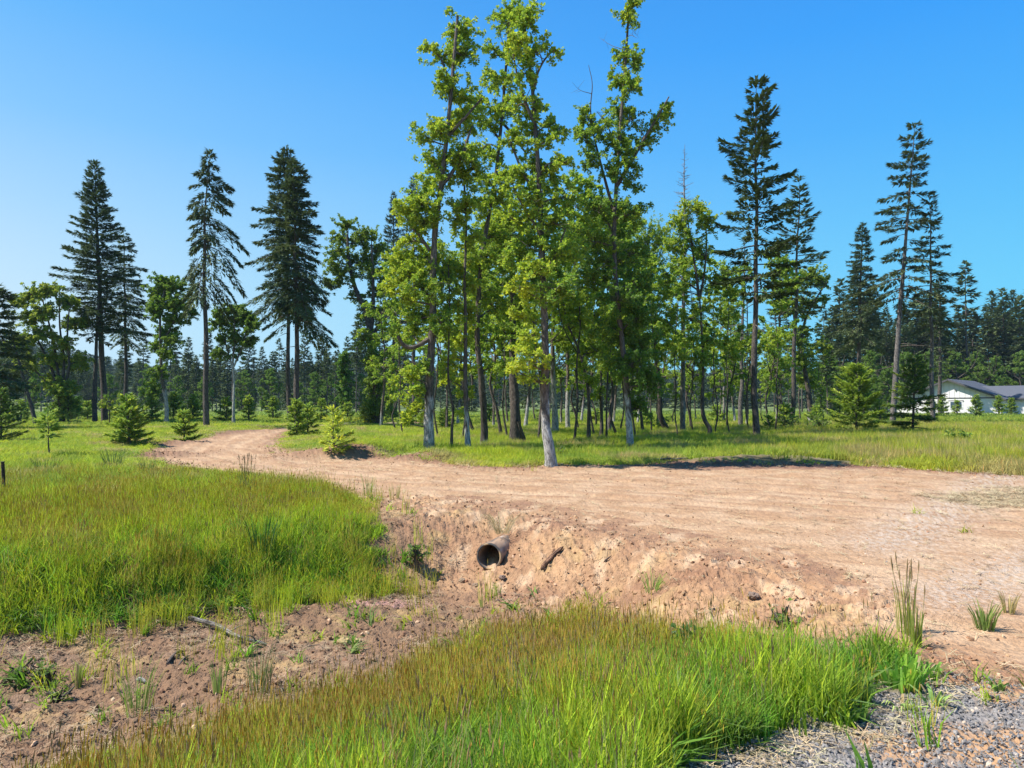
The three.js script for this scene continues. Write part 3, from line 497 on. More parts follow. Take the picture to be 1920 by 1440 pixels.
photoFir({ seed: 209, group: G2, label: 'tallest fir of the right side with straight dark trunk and stepped boughs', x: 1416, y: 828, top: [1419, 142], w: 15, R: 104, crown: .4, per: 5, gap: .52, droop: .18, rise0: -.02, rise1: .42, lift: .14, ruff: 1.1, miss: .28, fpm: 58, fl: .24, fw: .08, dead: 10, deadFrom: .3, col: [.065, .105, .035], colB: [.115, .15, .045], prof: (t) => Math.pow(1 - t, .62) * (.75 + .25 * sstep(0, .12, t)) });
photoFir({ seed: 210, group: G2, label: 'bare-legged fir right of the tallest fir with flat layered boughs', x: 1486, d: 50, top: [1499, 334], w: 11, R: 66, crown: .47, per: 5, gap: .62, droop: .2, rise1: .3, ruff: .5, miss: .15, fpm: 30, dead: 4, prof: thin });
photoFir({ seed: 211, group: G2, label: 'small dense spire fir left of the leaning firs', x: 1606, d: 84, top: [1617, 418], w: 11, R: 54, crown: .4, per: 6, gap: .55, droop: .5, fpm: 30, colB: [.12, .145, .05], prof: (t) => Math.pow(1 - t, .75) });
photoFir({ seed: 212, group: G2, label: 'tall fir leaning right with tiered gappy boughs and pale trunk', x: 1671, d: 55, top: [1716, 232], w: 13, R: 84, crown: .42, per: 4, gap: .75, droop: .45, rise0: -.1, rise1: .35, miss: .2, fpm: 36, bark: BARK.firGrey, dead: 8, colB: [.13, .15, .05], prof: (t) => Math.pow(1 - t, .55) * .9 });
photoFir({ seed: 213, group: G2, label: 'thin fir in front of the house with sparse ragged crown', x: 1748, d: 56, top: [1743, 366], w: 10, R: 60, crown: .43, per: 4, gap: .7, droop: .5, miss: .25, fpm: 30, bark: BARK.firGrey, dead: 12, deadFrom: .3, colB: [.13, .15, .05], prof: thin });
photoFir({ seed: 214, group: G2, label: 'dark fir cut by the left edge of the view', x: -12, d: 46, top: [-4, 535], w: 13, R: 70, crown: .2, per: 6, gap: .5, droop: .5, fpm: 30, prof: (t) => Math.pow(1 - t, .6) });
photoFir({ seed: 215, group: G2, label: 'leaning half-dead fir with bent stem beside the left edge', x: 66, y: 797, top: [14, 590], w: 9, R: 46, crown: .35, per: 3, gap: .6, droop: .7, miss: .3, fpm: 26, dead: 6 });
photoFir({ seed: 216, group: G2, label: 'short fir standing behind the thin fir by the house', x: 1762, d: 100, top: [1762, 515], w: 9, R: 30, crown: .3, per: 5, gap: .7, fpm: 22 });
photoFir({ seed: 217, group: G2, label: 'dim fir top between the tallest fir and the layered fir', x: 1463, d: 70, top: [1461, 478], w: 9, R: 36, crown: .3, per: 5, gap: .6, fpm: 22 });
const G3 = 'dead and dying conifers';
photoFir({ seed: 221, group: G3, name: 'dead_conifer', cat: 'dead tree', label: 'bare grey snag with fine dead boughs rising above the oaks', x: 1280, d: 40, top: [1284, 270], w: 12, R: 62, crown: .45, per: 6, gap: .38, bare: 1, droop: .3, rise0: .05, bark: BARK.snag, bcol: [.22, .19, .18], wob: .06, prof: (t) => Math.pow(1 - t, .9) });
photoFir({ seed: 222, group: G3, name: 'dead_conifer', cat: 'dead tree', label: 'half-dead conifer with arching bare limbs left of the tallest fir', x: 1388, y: 806, top: [1398, 445], w: 11, R: 52, crown: .45, per: 3, gap: .7, bare: .7, droop: .5, rise0: .3, bark: BARK.firGrey, bcol: [.17, .15, .13], dead: 14, deadFrom: .4, fpm: 30 });
photoFir({ seed: 223, group: G3, name: 'dead_conifer', cat: 'dead tree', label: 'slim pale pole of a dead conifer swaying left at its foot', x: 1354, y: 797, top: [1366, 545], w: 6, R: 30, crown: .6, per: 3, gap: .7, bare: .85, droop: .3, bark: BARK.snag, bcol: [.2, .18, .16], wob: .3 });


// ---------------------------------------------------------------- broadleaf trees left and right of the grove
photoOak({ seed: 301, label: 'ivy-wrapped forked oak with round dark crown beside the far track', base: [704, 797], w: [24, 9], bark: BARK.oakDark, step: .3, leafSize: .15, density: 26, sprouts: 260, sproutFrom: .05, leafA: [.19, .29, .03], leafB: [.28, .37, .035], leafD: [.1, .17, .02], trunk: [[704, 770], [702, 720], [697, 660], [694, 620]],
  limbs: [{ p: [[694, 622], [684, 580], [668, 545], [655, 490], [652, 440]], w: [11, 4] }, { p: [[696, 625], [700, 570], [700, 510], [698, 460]], w: [9, 4] }, { p: [[700, 630], [715, 600], [740, 585]], w: [7, 3] }],
  blobs: [[655, 425, 22, 14], [635, 445, 18, 18], [668, 450, 24, 20], [695, 440, 18, 16], [640, 480, 26, 20], [675, 485, 26, 22], [705, 470, 20, 22], [620, 500, 18, 16], [650, 520, 26, 18], [695, 515, 26, 20], [625, 535, 18, 12], [670, 555, 22, 14], [710, 550, 24, 18], [700, 590, 26, 18, 1.3], [735, 575, 22, 16], [740, 610, 16, 12], [690, 640, 20, 18, 1.5], [706, 680, 20, 22, 1.6], [702, 725, 20, 20, 1.7], [706, 765, 22, 16, 1.7]] });
photoOak({ seed: 302, label: 'many-stemmed yellow-leaved tree fanning left beyond the left meadow', base: [116, 795], w: [14, 5], bark: BARK.oakDark, step: .3, leafSize: .17, density: 30, leafA: [.26, .34, .04], leafB: [.42, .43, .05], trunk: [[116, 770], [112, 740]],
  limbs: [{ p: [[112, 745], [95, 690], [65, 630], [45, 580]], w: [6, 2] }, { p: [[113, 745], [105, 680], [90, 610], [75, 560]], w: [6, 2] }, { p: [[114, 745], [118, 680], [108, 610], [105, 555]], w: [6, 2] }, { p: [[115, 745], [130, 690], [128, 630], [132, 580]], w: [6, 2] }, { p: [[113, 750], [85, 715], [50, 680]], w: [5, 2] }],
  blobs: [[45, 570, 20, 12], [70, 555, 22, 14], [100, 550, 24, 14], [130, 570, 22, 14], [60, 600, 26, 14], [95, 590, 28, 16], [130, 605, 24, 14], [50, 640, 22, 14], [85, 630, 28, 16], [120, 645, 28, 16], [60, 680, 22, 14], [100, 680, 28, 16], [140, 680, 20, 16], [95, 720, 26, 16], [130, 730, 26, 16, 1.2, .3], [110, 765, 30, 18, 1.5, .2]] });
photoOak({ seed: 303, label: 'bright maple-like tree between the broad fir and the lone fir', base: [312, 796], w: [9, 3], lichen: 3, step: .3, leafSize: .17, density: 30, leafA: [.16, .26, .028], leafB: [.25, .34, .035], trunk: [[312, 760], [306, 700], [303, 640], [303, 590], [310, 545]], limbs: [{ p: [[303, 660], [318, 620], [335, 590]], w: [4, 2] }],
  blobs: [[305, 530, 24, 14], [325, 545, 24, 16], [290, 550, 20, 16], [310, 570, 28, 16], [340, 570, 22, 16], [355, 590, 16, 12], [295, 590, 22, 16], [330, 600, 22, 14], [305, 625, 22, 16], [335, 640, 18, 12], [290, 650, 16, 14], [318, 665, 18, 12], [300, 700, 18, 14], [285, 735, 18, 14]] });
photoOak({ seed: 304, label: 'pale-trunked tree with round leafy crown right of the lone fir', base: [438, 795], w: [7, 3], lichen: 5.5, step: .3, leafSize: .17, density: 28, leafA: [.15, .24, .035], leafB: [.22, .31, .04], trunk: [[438, 760], [438, 710], [436, 680]], limbs: [{ p: [[436, 690], [425, 650], [415, 615]], w: [4, 1.5] }, { p: [[436, 690], [440, 640], [440, 595]], w: [4, 1.5] }, { p: [[437, 690], [455, 650], [465, 615]], w: [4, 1.5] }],
  blobs: [[438, 578, 24, 12], [418, 592, 20, 14], [458, 592, 20, 14], [410, 615, 16, 14], [440, 605, 24, 16], [468, 615, 16, 14], [420, 640, 16, 14], [450, 640, 20, 16], [470, 640, 12, 12], [412, 665, 14, 12], [440, 670, 14, 10, .6]] });
photoOak({ seed: 305, label: 'spreading oak behind the bare-legged fir reaching right', base: [1520, 797], w: [14, 6], lichen: .8, bark: BARK.oakDark, step: .3, leafSize: .14, density: 24, leafA: [.16, .25, .03], trunk: [[1518, 750], [1508, 690], [1500, 640]], limbs: [{ p: [[1502, 650], [1510, 600], [1530, 560], [1550, 530]], w: [6, 2] }, { p: [[1502, 650], [1490, 600], [1485, 550]], w: [6, 2] }],
  blobs: [[1530, 512, 24, 16], [1550, 528, 18, 16], [1510, 525, 24, 18], [1548, 560, 16, 12], [1485, 540, 24, 18], [1520, 565, 26, 16], [1495, 585, 26, 18], [1470, 575, 18, 16], [1510, 625, 24, 18], [1480, 640, 24, 18], [1500, 680, 26, 18], [1530, 660, 20, 18], [1520, 715, 24, 18]] });
// oaks further back in the grove: alike trunks under one roof of leaves
const oakKinds = [], GB = 'oaks deep in the grove';
[[401, { h: 11, r0: .17, low: .38, blobs: 23, lichen: 1 }], [402, { h: 10, r0: .13, low: .36, blobs: 21, bark: BARK.oakDark, bend: .8 }], [403, { h: 12.5, r0: .2, low: .4, blobs: 24, lichen: 2.2 }], [404, { h: 9, r0: .1, low: .34, blobs: 19, bark: BARK.oakDark, bend: 1 }], [405, { h: 13, r0: .16, low: .42, blobs: 23, lichen: .4, spread: 1.2 }], [406, { h: 11.5, r0: .065, low: .42, blobs: 16, bark: BARK.oakDark, bend: .6, spread: .8, limbs: 2 }]].forEach(([s, o]) => {
  oakKinds.push(generalOak(s, { leafSize: .15, density: 11, leafA: [.27, .41, .038], leafB: [.43, .52, .042], leafD: LEAF.deep, blobSize: 1.25, spread: 1.15, perRosette: 8, ...o }));
});
const backOaks = [[715, 52, 0], [742, 46, 3], [838, 44, 1], [858, 60, 2], [890, 38, 3], [925, 50, 0], [940, 36, 1], [952, 64, 4], [985, 48, 2], [1012, 40, 3], [1003, 70, 4], [1052, 55, 0], [1085, 42, 1], [1090, 66, 2], [1118, 50, 3], [1140, 38, 4], [1150, 60, 0], [1158, 33, 3], [1172, 46, 1], [1195, 55, 2], [1205, 38, 1], [1212, 70, 4], [1232, 50, 0], [1262, 56, 3], [1282, 64, 2], [1296, 45, 1], [1305, 72, 0], [1340, 50, 3], [1348, 62, 4], [1362, 44, 1], [1378, 58, 2], [1400, 50, 0], [1402, 70, 4], [1432, 60, 3], [1440, 46, 1], [1455, 66, 2], [1470, 58, 0], [1500, 72, 4], [1545, 70, 1], [822, 34, 5], [866, 31, 5], [952, 33, 5], [1009, 30, 5], [1076, 29, 5], [1115, 33, 5], [1137, 29, 5], [1162, 40, 5], [1192, 31, 5], [1222, 36, 5], [1272, 31, 5], [1300, 38, 5], [1338, 36, 5], [1369, 33, 5], [1404, 40, 5], [1452, 38, 5], [755, 40, 5]];
const oakSrc = [];
const depthWord = (d) => d < 42 ? 'in the grove front' : d < 58 ? 'midway in' : 'far back';
const nearWord = (px) => px < 800 ? 'left of the leaning oak' : px < 880 ? 'behind the leaning oak' : px < 960 ? 'behind the bowed dark oak' : px < 1030 ? 'behind the nearest oak' : px < 1110 ? 'behind the thin arching oak' : px < 1200 ? 'behind the tall narrow oak' : px < 1290 ? 'by the bare grey snag' : px < 1370 ? 'by the zigzag-footed oak' : px < 1430 ? 'behind the tallest fir' : 'by the bare-legged fir';
const kindWord = ['mid-sized grey oak', 'dark bent oak', 'pale-footed oak', 'thin dark crooked oak', 'tall wide oak', 'slender oak pole'];
const seenLabels = new Map();
function once(l) { const n = (seenLabels.get(l) || 0) + 1; seenLabels.set(l, n); return n === 1 ? l : l + [', second there', ', third there', ', fourth there', ', fifth there'][n - 2]; }
backOaks.forEach(([px, d, k], i) => {
  const R = rng(900 + i), B = groundD(px, d), label = once(kindWord[k] + ' ' + nearWord(px) + ' ' + depthWord(d)), s = ((d > 40 ? .66 : .8) + .24 * R()) * (px > 1190 ? .84 : 1);
  if (!oakSrc[k]) { oakSrc[k] = assembleOak('oak_tree', label, 'tree', B, oakKinds[k], GB); oakSrc[k].rotation.y = R() * 6.28; oakSrc[k].scale.setScalar(s); }
  else dup(oakSrc[k], label, B, R() * 6.28, s, GB);
});


// ---------------------------------------------------------------- young firs and shrubs
const GY = 'young firs dotted over the meadow';
const young = (sp) => photoFir({ mat: M.youngNeedle, name: 'young_fir', cat: 'young fir', group: GY, crown: .04, per: 6, gap: .17, droop: .12, rise0: .3, rise1: .8, lift: .05, ruff: .9, miss: .16, fpm: 74, fl: .18, fw: .048, wob: .02, step: .1, inner: .05, col: [.19, .31, .05], colB: [.31, .44, .06], tipCol: [.48, .56, .07], tipP: .45, w: 5, prof: (t) => Math.pow(1 - t, .75) * (.75 + .25 * sstep(0, .15, t)), ...sp });
young({ seed: 501, label: 'bright yellow-green young fir on the grass inside the track bend', x: 626, y: 846, top: [624, 768], R: 40, fpm: 50, per: 5, miss: .25, col: [.34, .44, .05], colB: [.48, .55, .055], tipCol: [.6, .64, .06], tipP: .7 });
young({ seed: 502, label: 'dark young fir, left of the pair by the track bend', x: 556, y: 818, top: [556, 752], R: 24, fl: .2, fw: .065, gap: .2, fpm: 60 });
young({ seed: 503, label: 'greener young fir, right of the pair by the track bend', x: 577, y: 815, top: [576, 760], R: 24, fl: .2, fw: .065, gap: .2, fpm: 60, colB: [.3, .42, .06] });
young({ seed: 504, label: 'low wide young fir at the outer edge of the track bend', x: 346, y: 827, top: [344, 775], R: 30, fl: .18, fw: .06, gap: .17, fpm: 70 });
young({ seed: 505, label: 'tall bushy young fir left of the track with yellow blossom at its foot', x: 244, y: 834, top: [238, 742], R: 42, fl: .18, fw: .06, gap: .18, fpm: 70, colB: [.3, .43, .05] });
young({ seed: 506, label: 'spindly young fir with bare dark stem in the left meadow', x: 92, y: 862, top: [90, 772], R: 22, crown: .45, per: 4, miss: .3, w: 4 });
young({ seed: 507, label: 'dense dark young fir cut by the left edge', x: 2, y: 832, top: [2, 732], R: 42, fl: .16, fw: .045, fpm: 46, tipP: .1, colB: [.05, .09, .025] });
young({ seed: 508, label: 'leafy bright young fir in tall grass left of the open young fir', x: 1606, y: 822, top: [1604, 688], R: 52, gap: .24, per: 6, miss: .2, fl: .22, fw: .065, fpm: 62, rise0: .15, col: [.17, .27, .04], colB: [.3, .42, .05], tipCol: [.45, .54, .06], prof: (t) => Math.pow(1 - t, .5) * (.6 + .4 * sstep(0, .25, t)) });
young({ seed: 509, label: 'open-branched dark young fir in tall grass near the house', x: 1711, y: 824, top: [1716, 668], R: 62, gap: .26, per: 5, miss: .18, crown: .1, fl: .22, fw: .06, fpm: 62, col: [.09, .16, .03], w: 7, tipP: .2, rise0: 0, droop: .2, colB: [.14, .23, .035] });
const yfar = { fl: .3, fw: .095, gap: .3, per: 6, fpm: 38, step: .3 };
[[1768, 92, 744, 12, 'young fir standing before the house window, left of the pane'], [1794, 95, 752, 9, 'small pale young fir right under the house window'], [1829, 92, 742, 14, 'broad young fir before the middle of the house wall'], [1873, 90, 742, 12, 'dark young fir at the house corner'], [1896, 92, 748, 12, 'light young fir between the house and the outbuilding'], [1798, 75, 783, 6, 'tiny young fir alone in the grass below the house'],
 [1650, 60, 752, 16, 'young fir at the foot of the leaning fir'], [1745, 58, 748, 18, 'young fir at the foot of the thin fir'], [1530, 52, 764, 24, 'round young fir right of the bare-legged fir'], [1472, 48, 762, 26, 'wide greyish young fir left of the bare-legged fir'],
 [128, 62, 738, 24, 'young fir under the many-stemmed tree'], [284, 66, 745, 22, 'young fir behind the bushy one, left of the track'], [326, 70, 738, 22, 'bright young fir behind the outer track edge'], [362, 72, 742, 18, 'second young fir left of the lone fir trunk'], [424, 66, 748, 22, 'pale-tipped young fir just right of the lone fir trunk'], [467, 70, 744, 17, 'young fir between the lone fir and the close firs'], [512, 78, 746, 16, 'young fir left of the close firs'], [602, 70, 750, 15, 'young fir behind the bright one by the track'], [690, 58, 756, 22, 'young fir in front of the ivied oak foot'], [652, 75, 756, 14, 'young fir left of the ivied oak'], [762, 48, 775, 20, 'small young fir behind the leaning oak foot'], [836, 46, 770, 18, 'young fir behind the thin crooked trunk'], [918, 60, 762, 16, 'young fir behind the bowed dark oak foot'], [1212, 50, 778, 14, 'young fir deep in the grove by the white-footed oak'], [1345, 58, 762, 18, 'young fir behind the zigzag-footed oak'], [1442, 40, 785, 14, 'low young fir right of the tallest fir trunk'], [1573, 70, 745, 20, 'young fir left of the bright leafy one'], [165, 75, 755, 16, 'small young fir under the broad dark fir'], [40, 70, 752, 18, 'young fir near the left edge behind the leaning stem'], [1116, 62, 768, 13, 'young fir deep in the grove centre']]
  .forEach(([x, d, ty, R, label], i) => young({ ...yfar, seed: 520 + i, label, x, d, top: [x + (i % 3) - 1, ty], R, col: [.16, .27, .045], colB: i % 2 ? [.33, .45, .055] : [.24, .36, .05] }));
// broadleaf shrubs
function shrub(seed, px, d, w, h, label, o = {}) {
  const R = rng(seed), B = groundD(px, d), m = d / F, blobs = [], n = o.n || 9; const limbs = [];
  for (let k = 0; k < n; k++) { const a = R() * 6.28, r = w * m * .75 * Math.sqrt(R()), y = h * m * (.2 + .65 * R()); blobs.push({ c: V(Math.cos(a) * r, y, Math.sin(a) * r * .8), rx: w * m * .42, ry: h * m * .22, rz: w * m * .4, den: 1, tone: .3 + .5 * R() }); }
  for (let k = 0; k < 3; k++) { const a = R() * 6.28; limbs.push({ pts: [V(0, -.05, 0), V(Math.cos(a) * w * m * .2, h * m * .35, Math.sin(a) * w * m * .2), V(Math.cos(a) * w * m * .45, h * m * .75, Math.sin(a) * w * m * .45)], r0: .03, r1: .008 }); }
  const p = oakParts({ trunk: [V(0, -.1, 0), V(0, h * m * .3, 0), V(.03, h * m * .7, .02)], r0: .035, r1: .01, limbs, blobs, sides: 6, leafSize: o.ls || .1, density: o.den || 14, leafA: o.a || LEAF.shrub, leafB: o.b || LEAF.oak, leafD: LEAF.deep, perRosette: 7 }, R);
  const t = thing(o.name || 'shrub', label, o.cat || 'shrub', B, o.group || 'shrubs in the meadow');
  mesh('stem', p.trunk.build(), M.bark, t); for (const l of p.limbs) mesh('branch', l.build(), M.bark, t);
  mesh('twigs', p.twigs.build(), M.twig, t, 'stuff'); mesh('foliage', p.crown.build(), M.leaf, t, 'stuff'); return t;
}
shrub(601, 206, 50, 26, 74, 'yellow-green leafy bush left of the bushy young fir', { a: [.2, .27, .025], b: LEAF.yellow });
shrub(602, 252, 58, 14, 60, 'silvery grey-green bush behind the bushy young fir', { a: [.22, .26, .19], b: [.3, .33, .26], n: 7 });
shrub(603, 228, 30, 11, 18, 'yellow flowering broom at the foot of the bushy young fir', { a: [.6, .36, .01], b: [.7, .45, .01], n: 5, ls: .05, den: 50 });
shrub(604, 335, 78, 22, 40, 'leafy bush under the bright maple-like tree');
shrub(605, 150, 74, 22, 44, 'dark leafy bush under the yellow-leaved tree', { a: LEAF.deep });
shrub(606, 1638, 92, 16, 14, 'orange-yellow broom mound behind the bright leafy young fir', { a: [.55, .33, .02], b: [.62, .4, .03], n: 6, ls: .07 });
shrub(607, 1478, 40, 26, 36, 'low grey-green shrub right of the tallest fir', { a: LEAF.grey });
shrub(608, 1536, 42, 24, 34, 'low olive shrub before the spreading oak', { a: [.12, .16, .05] });
shrub(609, 1690, 70, 26, 70, 'tall leafy bush behind the open-branched young fir', { a: [.1, .19, .03] });
shrub(610, 740, 66, 20, 40, 'leafy bush right of the ivied oak foot');
shrub(611, 1240, 44, 20, 30, 'bramble-like bush by the root-thrown oak', { a: LEAF.deep });
shrub(612, 1018, 62, 18, 34, 'bush glimpsed between the grove trunks at the centre');
// broadleaf trees massed before the right-hand firs, and a few by the left forest
const oakBig = generalOak(411, { h: 11, r0: .2, low: .08, blobs: 34, round: true, spread: 1.7, blobSize: 1.5, leafSize: .22, density: 10, leafA: [.14, .24, .03], leafB: [.22, .32, .04], leafD: LEAF.deep, perRosette: 7 });
const GE = 'broadleaf trees along the forest edge'; let edgeSrc = null;
[[1555, 105, .8, 'broadleaf tree at the left end of the right forest edge'], [1592, 112, .75, 'broadleaf tree behind the small spire fir'], [1640, 118, .95, 'broadleaf tree behind the leaning fir trunk'], [1700, 128, 1.0, 'broadleaf tree left of the house roof'], [1738, 134, 1.05, 'broadleaf tree behind the house gable left side'], [1790, 140, 1.1, 'broadleaf tree just over the house ridge'], [1838, 142, 1.1, 'broadleaf tree over the right roof slope'], [1915, 140, 1.1, 'broadleaf tree over the outbuilding roof'], [1618, 100, .6, 'low broadleaf tree behind the bright leafy young fir'], [1665, 104, .65, 'low broadleaf tree behind the leaning fir foot'], [1872, 138, 1.0, 'broadleaf tree behind the wing roof'], [385, 150, .7, 'rounded tree far left of centre at the forest foot'], [586, 130, .7, 'rounded green tree in the far gap beyond the track'], [620, 150, .75, 'second rounded tree in the far gap beyond the track'], [785, 120, .8, 'rounded tree beyond the leaning oak'], [505, 140, .8, 'rounded tree behind the close firs'], [60, 130, .75, 'rounded tree at the far left forest foot'], [205, 140, .7, 'rounded tree between the left firs far off'], [335, 135, .65, 'small rounded tree left of the lone fir far off'], [455, 160, .85, 'rounded tree right of the lone fir far off'], [560, 155, .6, 'low rounded tree beyond the close firs'], [680, 140, .7, 'rounded tree just left behind the ivied oak'], [720, 165, .9, 'tall rounded tree right behind the ivied oak'], [270, 165, .9, 'tall rounded tree in the left forest wall']].forEach(([px, d, s, label], i) => {
  const B = groundD(px, d); if (!edgeSrc) { edgeSrc = assembleOak('broadleaf_tree', label, 'tree', B, oakBig, GE); edgeSrc.scale.setScalar(s); } else dup(edgeSrc, label, B, i * 1.7, s, GE);
});
photoOak({ seed: 312, name: 'ivy_snag', cat: 'tree stump', label: 'ivy-clad stump column right of the ivied oak', base: [732, 790], d: 80, w: [9, 6], step: .4, sprouts: 300, sproutFrom: .02, density: 14, leafSize: .2, trunk: [[733, 740], [736, 690], [738, 655]], blobs: [[736, 660, 14, 10, 1], [734, 700, 12, 18, 1.2], [732, 745, 12, 20, 1.2]] });
photoOak({ seed: 313, name: 'ivy_snag', cat: 'tree stump', label: 'dark ivy-clad tree left of the ivied oak', base: [645, 790], d: 90, w: [9, 6], step: .4, sprouts: 300, sproutFrom: .02, density: 14, leafSize: .22, leafA: LEAF.deep, leafD: LEAF.dark, trunk: [[645, 740], [646, 700], [645, 670]], blobs: [[645, 675, 14, 12, 1.3, .2], [646, 705, 16, 16, 1.3, .2], [644, 745, 16, 20, 1.3, .2]] });


// ---------------------------------------------------------------- forest behind
const FK = [[701, { h: 20, R: 3.0, crown: .22, prof: (t) => (1 - t) * .95 + .03 }], [702, { h: 24, R: 2.9, crown: .4 }], [703, { h: 17, R: 3.2, crown: .08, prof: (t) => Math.pow(1 - t, .8) }], [704, { h: 22, R: 2.3, crown: .55, miss: .25 }]].map(([seed, o]) => firParts({ seed, r0: .22, gap: .75, per: 5, droop: .3, fl: .75, fw: .34, fpm: 7.5, sides: 6, step: 1, ...o, col: [.065, .105, .045], colB: [.12, .16, .05] }));
const fSrc = [], GF = 'firs of the forest behind the meadow';
function farFir(k, px, d, s, label, turn) {
  const B = groundD(px, d); 
  if (!fSrc[k]) { fSrc[k] = assembleFir('forest_fir', label, 'fir tree', B, FK[k], GF); fSrc[k].scale.setScalar(s); fSrc[k].rotation.y = turn; return; }
  dup(fSrc[k], label, B, turn, s, GF);
}
{
  const R = rng(77);
  const forest = (n, x0, x1, d0, d1, s0, s1, label) => { for (let i = 0; i < n; i++) farFir(Math.floor(R() * 4), lerp(x0, x1, (i + R()) / n), lerp(d0, d1, R()), lerp(s0, s1, Math.pow(R(), 1.5)), label, R() * 6.28); };
  // the ones that stand out over the right roofline
  [[1885, 150, 0, 1.36, 'pointed forest fir highest behind the house'], [1866, 158, 0, 1.3, 'forest fir just left of the highest behind the house'], [1826, 165, 3, 1.12, 'thin forest fir over the house ridge'], [1798, 150, 3, 1.0, 'thin forest fir with clean trunk rising behind the ridge'], [1916, 145, 2, 1.45, 'broad forest fir at the right edge behind the outbuilding'], [1575, 120, 2, .85, 'broad dark fir left of the small spire fir foot'], [1640, 135, 2, 1.0, 'broad forest fir behind the leaning fir'], [1665, 150, 0, .95, 'forest fir right of the broad one behind the leaning fir'], [1700, 140, 2, 1.05, 'forest fir between the leaning fir and the thin fir'], [1735, 155, 1, .95, 'forest fir left of the ridge behind the house'], [1772, 150, 2, 1.15, 'broad forest fir filling in behind the gable'],
   [613, 130, 3, .60, 'slim far fir alone against sky left of the ivied oak'], [628, 135, 3, .56, 'second slim far fir beside the lone far one'], [650, 140, 0, .78, 'pointed far fir left of the ivied oak'], [668, 125, 3, .72, 'thin far fir nearest the ivied oak'], [398, 170, 0, .72, 'far fir tip right behind the lone fir trunk'], [232, 150, 1, .75, 'far fir behind the hidden fir trunk'], [366, 160, 2, .78, 'far fir left of the lone fir trunk']]
    .forEach(([px, d, k, s, label], i) => farFir(k, px, d, s, label, i * 2.1));
  forest(46, -40, 480, 150, 250, .5, 1.15, 'dark fir in the far forest wall beyond the left meadow');
  forest(34, 440, 800, 150, 250, .5, 1.15, 'dark fir in the far forest wall beyond the track');
  forest(34, 790, 1560, 95, 160, .4, .7, 'dark fir dimly seen through the grove');
  forest(62, 1540, 2000, 145, 200, 1.0, 1.5, 'dark fir in the forest wall behind the house');
}
{ // wooded hills: too far to tell the trees apart
  const R = rng(78), p = firParts({ seed: 709, h: 18, R: 3.2, crown: .08, r0: .2, gap: 1.5, per: 5, fl: 1.8, fw: .8, fpm: 1.3, sides: 4, step: 3, col: [.06, .1, .05], colB: [.10, .145, .055] });
  const n = 5200, im = new THREE.InstancedMesh(p.cr.build(), M.needle, n), m = new THREE.Matrix4(), q = new THREE.Quaternion(); let k = 0;
  while (k < n) { const d = 260 + 560 * Math.sqrt(R()), a = (R() * 2 - 1) * .95, x = Math.sin(a) * d, z = -Math.cos(a) * d; q.setFromAxisAngle(V(0, 1, 0), R() * 6.28); const s = .6 + .6 * R(); m.compose(V(x, baseH(x, z), z), q, V(s * 1.2, s, s * 1.2)); im.setMatrixAt(k, m); k++; }
  im.name = 'distant_forest'; scene.add(im); im.castShadow = im.receiveShadow = true; tag(im, 'far wooded hills closing the view behind the meadow', null, null, 'stuff');
}


